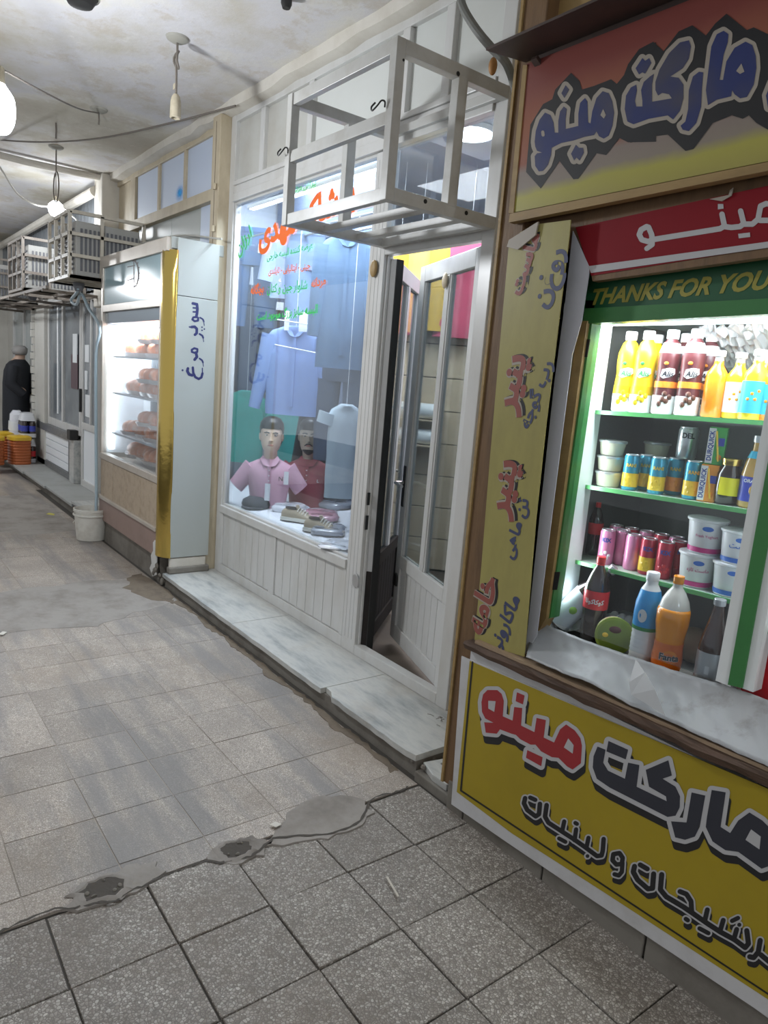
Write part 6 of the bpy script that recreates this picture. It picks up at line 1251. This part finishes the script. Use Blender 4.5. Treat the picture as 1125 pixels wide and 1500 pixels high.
can('fruit_can', 'red and yellow lemon can in the middle of the third shelf', onshelf(946, 833, 2.19, 2), 'can_red', .027, .127, 'can_yellow', 'KIX', 'kix_blue', g3, 'can_yellow')
cR = can('fruit_can', 'dark red can beside the red and yellow one on the third shelf', onshelf(971, 838, 2.19, 2), 'can_red', .027, .127, None, 'KIX', 'kix_blue', g3, 'label_red')
dup(cR, onshelf(990, 832, 2.25, 2), R(30), 'dark red can partly behind the yoghurt tubs on the third shelf')
for k in range(5): dup(cR if k % 2 else cP, onshelf(898+22*k, 812+4*k, 2.32, 2), R(40*k), ['first', 'second', 'third', 'fourth', 'fifth'][k]+' can from the left in the back row of the third shelf')
mat('tub_white', (.74, .75, .76), .35); mat('tub_pink', (.55, .04, .22), .4); mat('tub_blue', (.05, .16, .55), .4)
def tub(lb, loc, band_, word, wmat, s_=1, foot=True):
    g = thing('yoghurt_tub', lb, 'tub', loc, 0, 'white yoghurt tubs on the third cooler shelf', world=False); O = (0, 0, 0)
    obj('tub_body', MB().lathe([(.046*s_, 0), (.049*s_, .003), (.058*s_, .105*s_)], O, 28), 'tub_white', g, ang=50); obj('tub_rim', MB().lathe([(.060*s_, .103*s_), (.063*s_, .105*s_), (.063*s_, .112*s_), (.058*s_, .1135*s_)], O, 28), 'tub_white', g)
    r_ = lambda z: (.0495+.0086*z/.105)*s_+.0006
    obj('colour_band', MB().lathe([(r_(.006), .006*s_), (r_(.022), .022*s_)], O, 28, cap=False), band_, g)
    obj('crest', MB().loft([[V((r_(.085)+.0004*k)*math.cos(AC+.30*math.cos(a)), (r_(.085)+.0004*k)*math.sin(AC+.30*math.cos(a)), (.084+.008*math.sin(a))*s_) for a in [i*math.pi/6 for i in range(12)]] for k in (0, 1)]), 'tub_blue', g)
    if word:
        for i, wd in enumerate(word): text('lettering', wd, wmat, g, wrap(O, r_(.06)+.0008, AC-.62, AC+.62, (.056-.02*i)*s_), .01)
    return g
qa = onshelf(1018, 854, 2.2, 2); tub('lower yoghurt tub with pink band and Persian name on the third shelf', qa, 'tub_pink', [fa('ماست تازه')], 'tub_pink'); tub('upper yoghurt tub with pink band and English name, stacked on another', qa+V(.012, 0, .1138), 'tub_pink', ['Fresh Yoghurt'], 'tub_pink')
qa = onshelf(1067, 866, 2.19, 2); tub('lower yoghurt tub with blue band beside the pink ones', qa, 'tub_blue', None, None, .92); tub('upper yoghurt tub with blue band stacked beside the pink ones', qa+V(.008, 0, .1048), 'tub_blue', [fa('ماست')], 'tub_blue', .92)
# cooler floor
cola('cola_bottle', 'large cola bottle with red label and cap on the cooler floor', onshelf(866, 928, 2.10, 3), .94)
mat('doogh_label', (.60, .66, .70), .4)
g = thing('leaning_bottle', 'dark bottle with pale green fruit label leaning on the cooler side', 'bottle', onshelf(816, 902, 2.07, 3)+V(0, 0, .03), 0, world=False); g.rotation_euler = (R(-14), R(33), 0)
obj('bottle_body', MB().lathe([(.03, 0), (.042, .008), (.044, .1), (.044, .17), (.03, .22), (.015, .26), (.013, .29)], (0, 0, 0), 22), 'cola_dark', g, ang=60); obj('label_band', band((0, 0, 0), .0448, .0448, .015, .168), 'doogh_label', g); obj('fruit_print', MB().ball((.031*math.cos(AC), .031*math.sin(AC), .10), .018, .018, .024), mat('lime', (.22, .42, .05), .4), g); obj('cap', MB().lathe([(.016, .285), (.017, .288), (.017, .31)], (0, 0, 0), 14), 'label_silver', g)
g = thing('round_tin', 'round pale tub lying on its side with a green lid facing out', 'tub', onshelf(898, 940, 2.06, 3)+V(0, 0, .062), 0, world=False); g.rotation_euler = (R(90-8), 0, R(38))
obj('tub_body', MB().lathe([(.055, -.05), (.058, -.045), (.061, .01)], (0, 0, 0), 30), mat('tub_cream', (.75, .68, .48), .4), g); ld = obj('lid', MB().lathe([(.063, .008), (.064, .012), (.063, .02), (.060, .021)], (0, 0, 0), 30), mat('lid_green', (.20, .26, .03), .35), g)
obj('lid_print', MB().lathe([(.002, .0215), (.054, .0215), (.055, .021)], (0, 0, 0), 30), mat('lid_olive', (.14, .20, .02), .35), ld); obj('lid_badge', MB().loft([el((.0, .022, .0216), .02, .012, 14), el((0, .022, .0222), .019, .011, 14)]), 'alis_brown', ld); obj('lid_badge', MB().loft([el((-.03, .0, .0216), .010, .008, 14), el((-.03, 0, .0222), .009, .007, 14)]), 'can_yellow', ld)
mat('egg_shell', (.62, .60, .58), .4); random.seed(3)
for k in range(9):
    q = onshelf(900+11*(k % 5), 905, 2.17+.03*(k//5), 3)+V(0, 0, .028+.045*(k//5)); tag(obj('egg', MB().lathe([(.002, -.028), (.016, -.022), (.022, -.004), (.019, .014), (.010, .026), (.001, .030)], q, 14), 'egg_shell', ang=90), 'pale egg in the heap between cola bottle and milk bottle', 'egg', 'eggs heaped on the cooler floor')
g = thing('milk_bottle', 'white milk bottle with blue upper label and white cap on the cooler floor', 'bottle', onshelf(940, 955, 2.06, 3), 0, world=False)
obj('bottle_body', MB().lathe([(.036, 0), (.040, .008)]+[(.040+.0012*math.sin(z*420), z) for z in [.012+.006*i for i in range(18)]]+[(.041, .125), (.042, .17), (.040, .205), (.030, .25), (.019, .27), (.018, .285)], (0, 0, 0), 24), 'milk_white', g, ang=60)
obj('blue_label', MB().lathe([(.0422, .128), (.0428, .17), (.0408, .206), (.0308, .250)], (0, 0, 0), 24, cap=False), mat('milk_blue', (.03, .30, .66), .35), g); obj('green_band', band((0, 0, 0), .0420, .0424, .118, .130, 24), 'leafy', g); obj('cap', MB().lathe([(.020, .28), (.021, .282), (.021, .305), (.019, .308)], (0, 0, 0), 18), 'cap_white', g)
lt = obj('white_swirl', MB().loft([[V((.0430+.0004*k)*math.cos(AC-.35+.35*math.cos(a)), (.0430+.0004*k)*math.sin(AC-.35+.35*math.cos(a)), .168+.022*math.sin(a)) for a in [i*math.pi/7 for i in range(14)]] for k in (0, 1)]), 'label_white', g)
mat('fanta', (.88, .30, .01), .12, coat=.6); mat('fanta_dark', (.75, .15, .01), .3)
g = thing('orange_soda_bottle', 'large orange soda bottle with orange cap on the cooler floor', 'bottle', onshelf(975, 972, 2.05, 3), 0, world=False); O = (0, 0, 0)
obj('bottle_body', MB().lathe([(.034, 0), (.044, .008), (.046, .05), (.042, .09), (.044, .125), (.050, .165), (.050, .205), (.046, .215)], O, 26), 'fanta', g, ang=70); obj('bottle_shoulder', MB().lathe([(.0462, .215), (.040, .240), (.027, .265), (.016, .28), (.014, .288), (.014, .297)], O, 26, cap=False), mat('pet_empty', (.62, .58, .52), .15, coat=.6), g, ang=70)
lb_ = obj('label_band', MB().lathe([(.0452, .02), (.0468, .05), (.0432, .088), (.0440, .105)], O, 26, cap=False), 'fanta_dark', g); obj('cap', MB().lathe([(.0155, .292), (.0165, .294), (.0165, .315), (.015, .317)], O, 16), 'fanta', g)
dsk = obj('label_disc', MB().loft([[V((.0466+.0005*k)*math.cos(AC+.15+.5*math.cos(a)), (.0466+.0005*k)*math.sin(AC+.15+.5*math.cos(a)), .064+.022*math.sin(a)) for a in [i*math.pi/8 for i in range(16)]] for k in (0, 1)]), 'juice_orange', lb_)
text('lettering', 'Fanta', 'label_white', lb_, wrap(O, .0476, AC-.52, AC+.78, .054), .07); text('lettering', 'Fanta', 'ink_print', lb_, wrap(O, .0481, AC-.50, AC+.76, .0545), .035)
g = thing('malt_bottle', 'dark brown malt bottle with silver label at the right of the cooler floor', 'bottle', onshelf(1036, 992, 2.05, 3), 0, world=False)
obj('bottle_body', MB().lathe([(.033, 0), (.039, .008), (.039, .13), (.036, .15), (.022, .21), (.015, .245), (.014, .26)], O, 24), mat('malt_brown', (.05, .018, .012), .12, coat=.6), g, ang=60); lb_ = obj('label_band', band(O, .0398, .0398, .018, .115, 24), 'label_silver', g); obj('cap', MB().lathe([(.016, .256), (.0175, .258), (.0175, .274), (.016, .276)], O, 16), 'label_silver', g)
obj('barcode', MB().loft([[V(.0403*math.cos(AC+a), .0403*math.sin(AC+a), z) for a in (-.35, -.2, -.05)] for z in (.05, .075)], cap=False), 'label_white', lb_)
q = onshelf(1015, 955, 2.22, 3); tag(obj('brown_loaf', MB().ball(q+V(0, 0, .06), .07, .06, .06, 14, 9), mat('loaf', (.30, .22, .15), .6, dirt=.6, dcol=(.15, .1, .06), dscale=20)), 'brown wrapped round loaf behind the malt bottle', 'loaf')
# next compartment at the right edge
mat('bag_red', (.60, .03, .04), .2, coat=.7, bmp=.8, bscale=20)
q = P(1112, 985, 2.1); bgk = thing('red_bag', 'red plastic bag bulging in the right compartment', 'bag', V(q.x, 2.12, zb))
random.seed(13); obj('bag_body', MB().loft([[p_+V(random.uniform(-.008, .008), random.uniform(-.008, .008), 0) for p_ in el((q.x+.03, 2.13, zb+z), r_, r_*.6, 18, 2.6)] for z, r_ in ((0, .10), (.05, .13), (.12, .12), (.18, .08), (.22, .04))]), 'bag_red', bgk, ang=80)
obj('bag_neck', MB().loft([el((q.x+.03, 2.13, zb+.22), .035, .03, 12), el((q.x+.04, 2.12, zb+.27), .06, .04, 12)]), 'bag_red', bgk)
q = P(1135, 880, 2.1); can('orange_tin', 'orange tin on the white shelf of the right compartment', V(q.x, 2.12, 1.071), 'juice_orange', .034, .10, 'can_yellow', None, None, None)
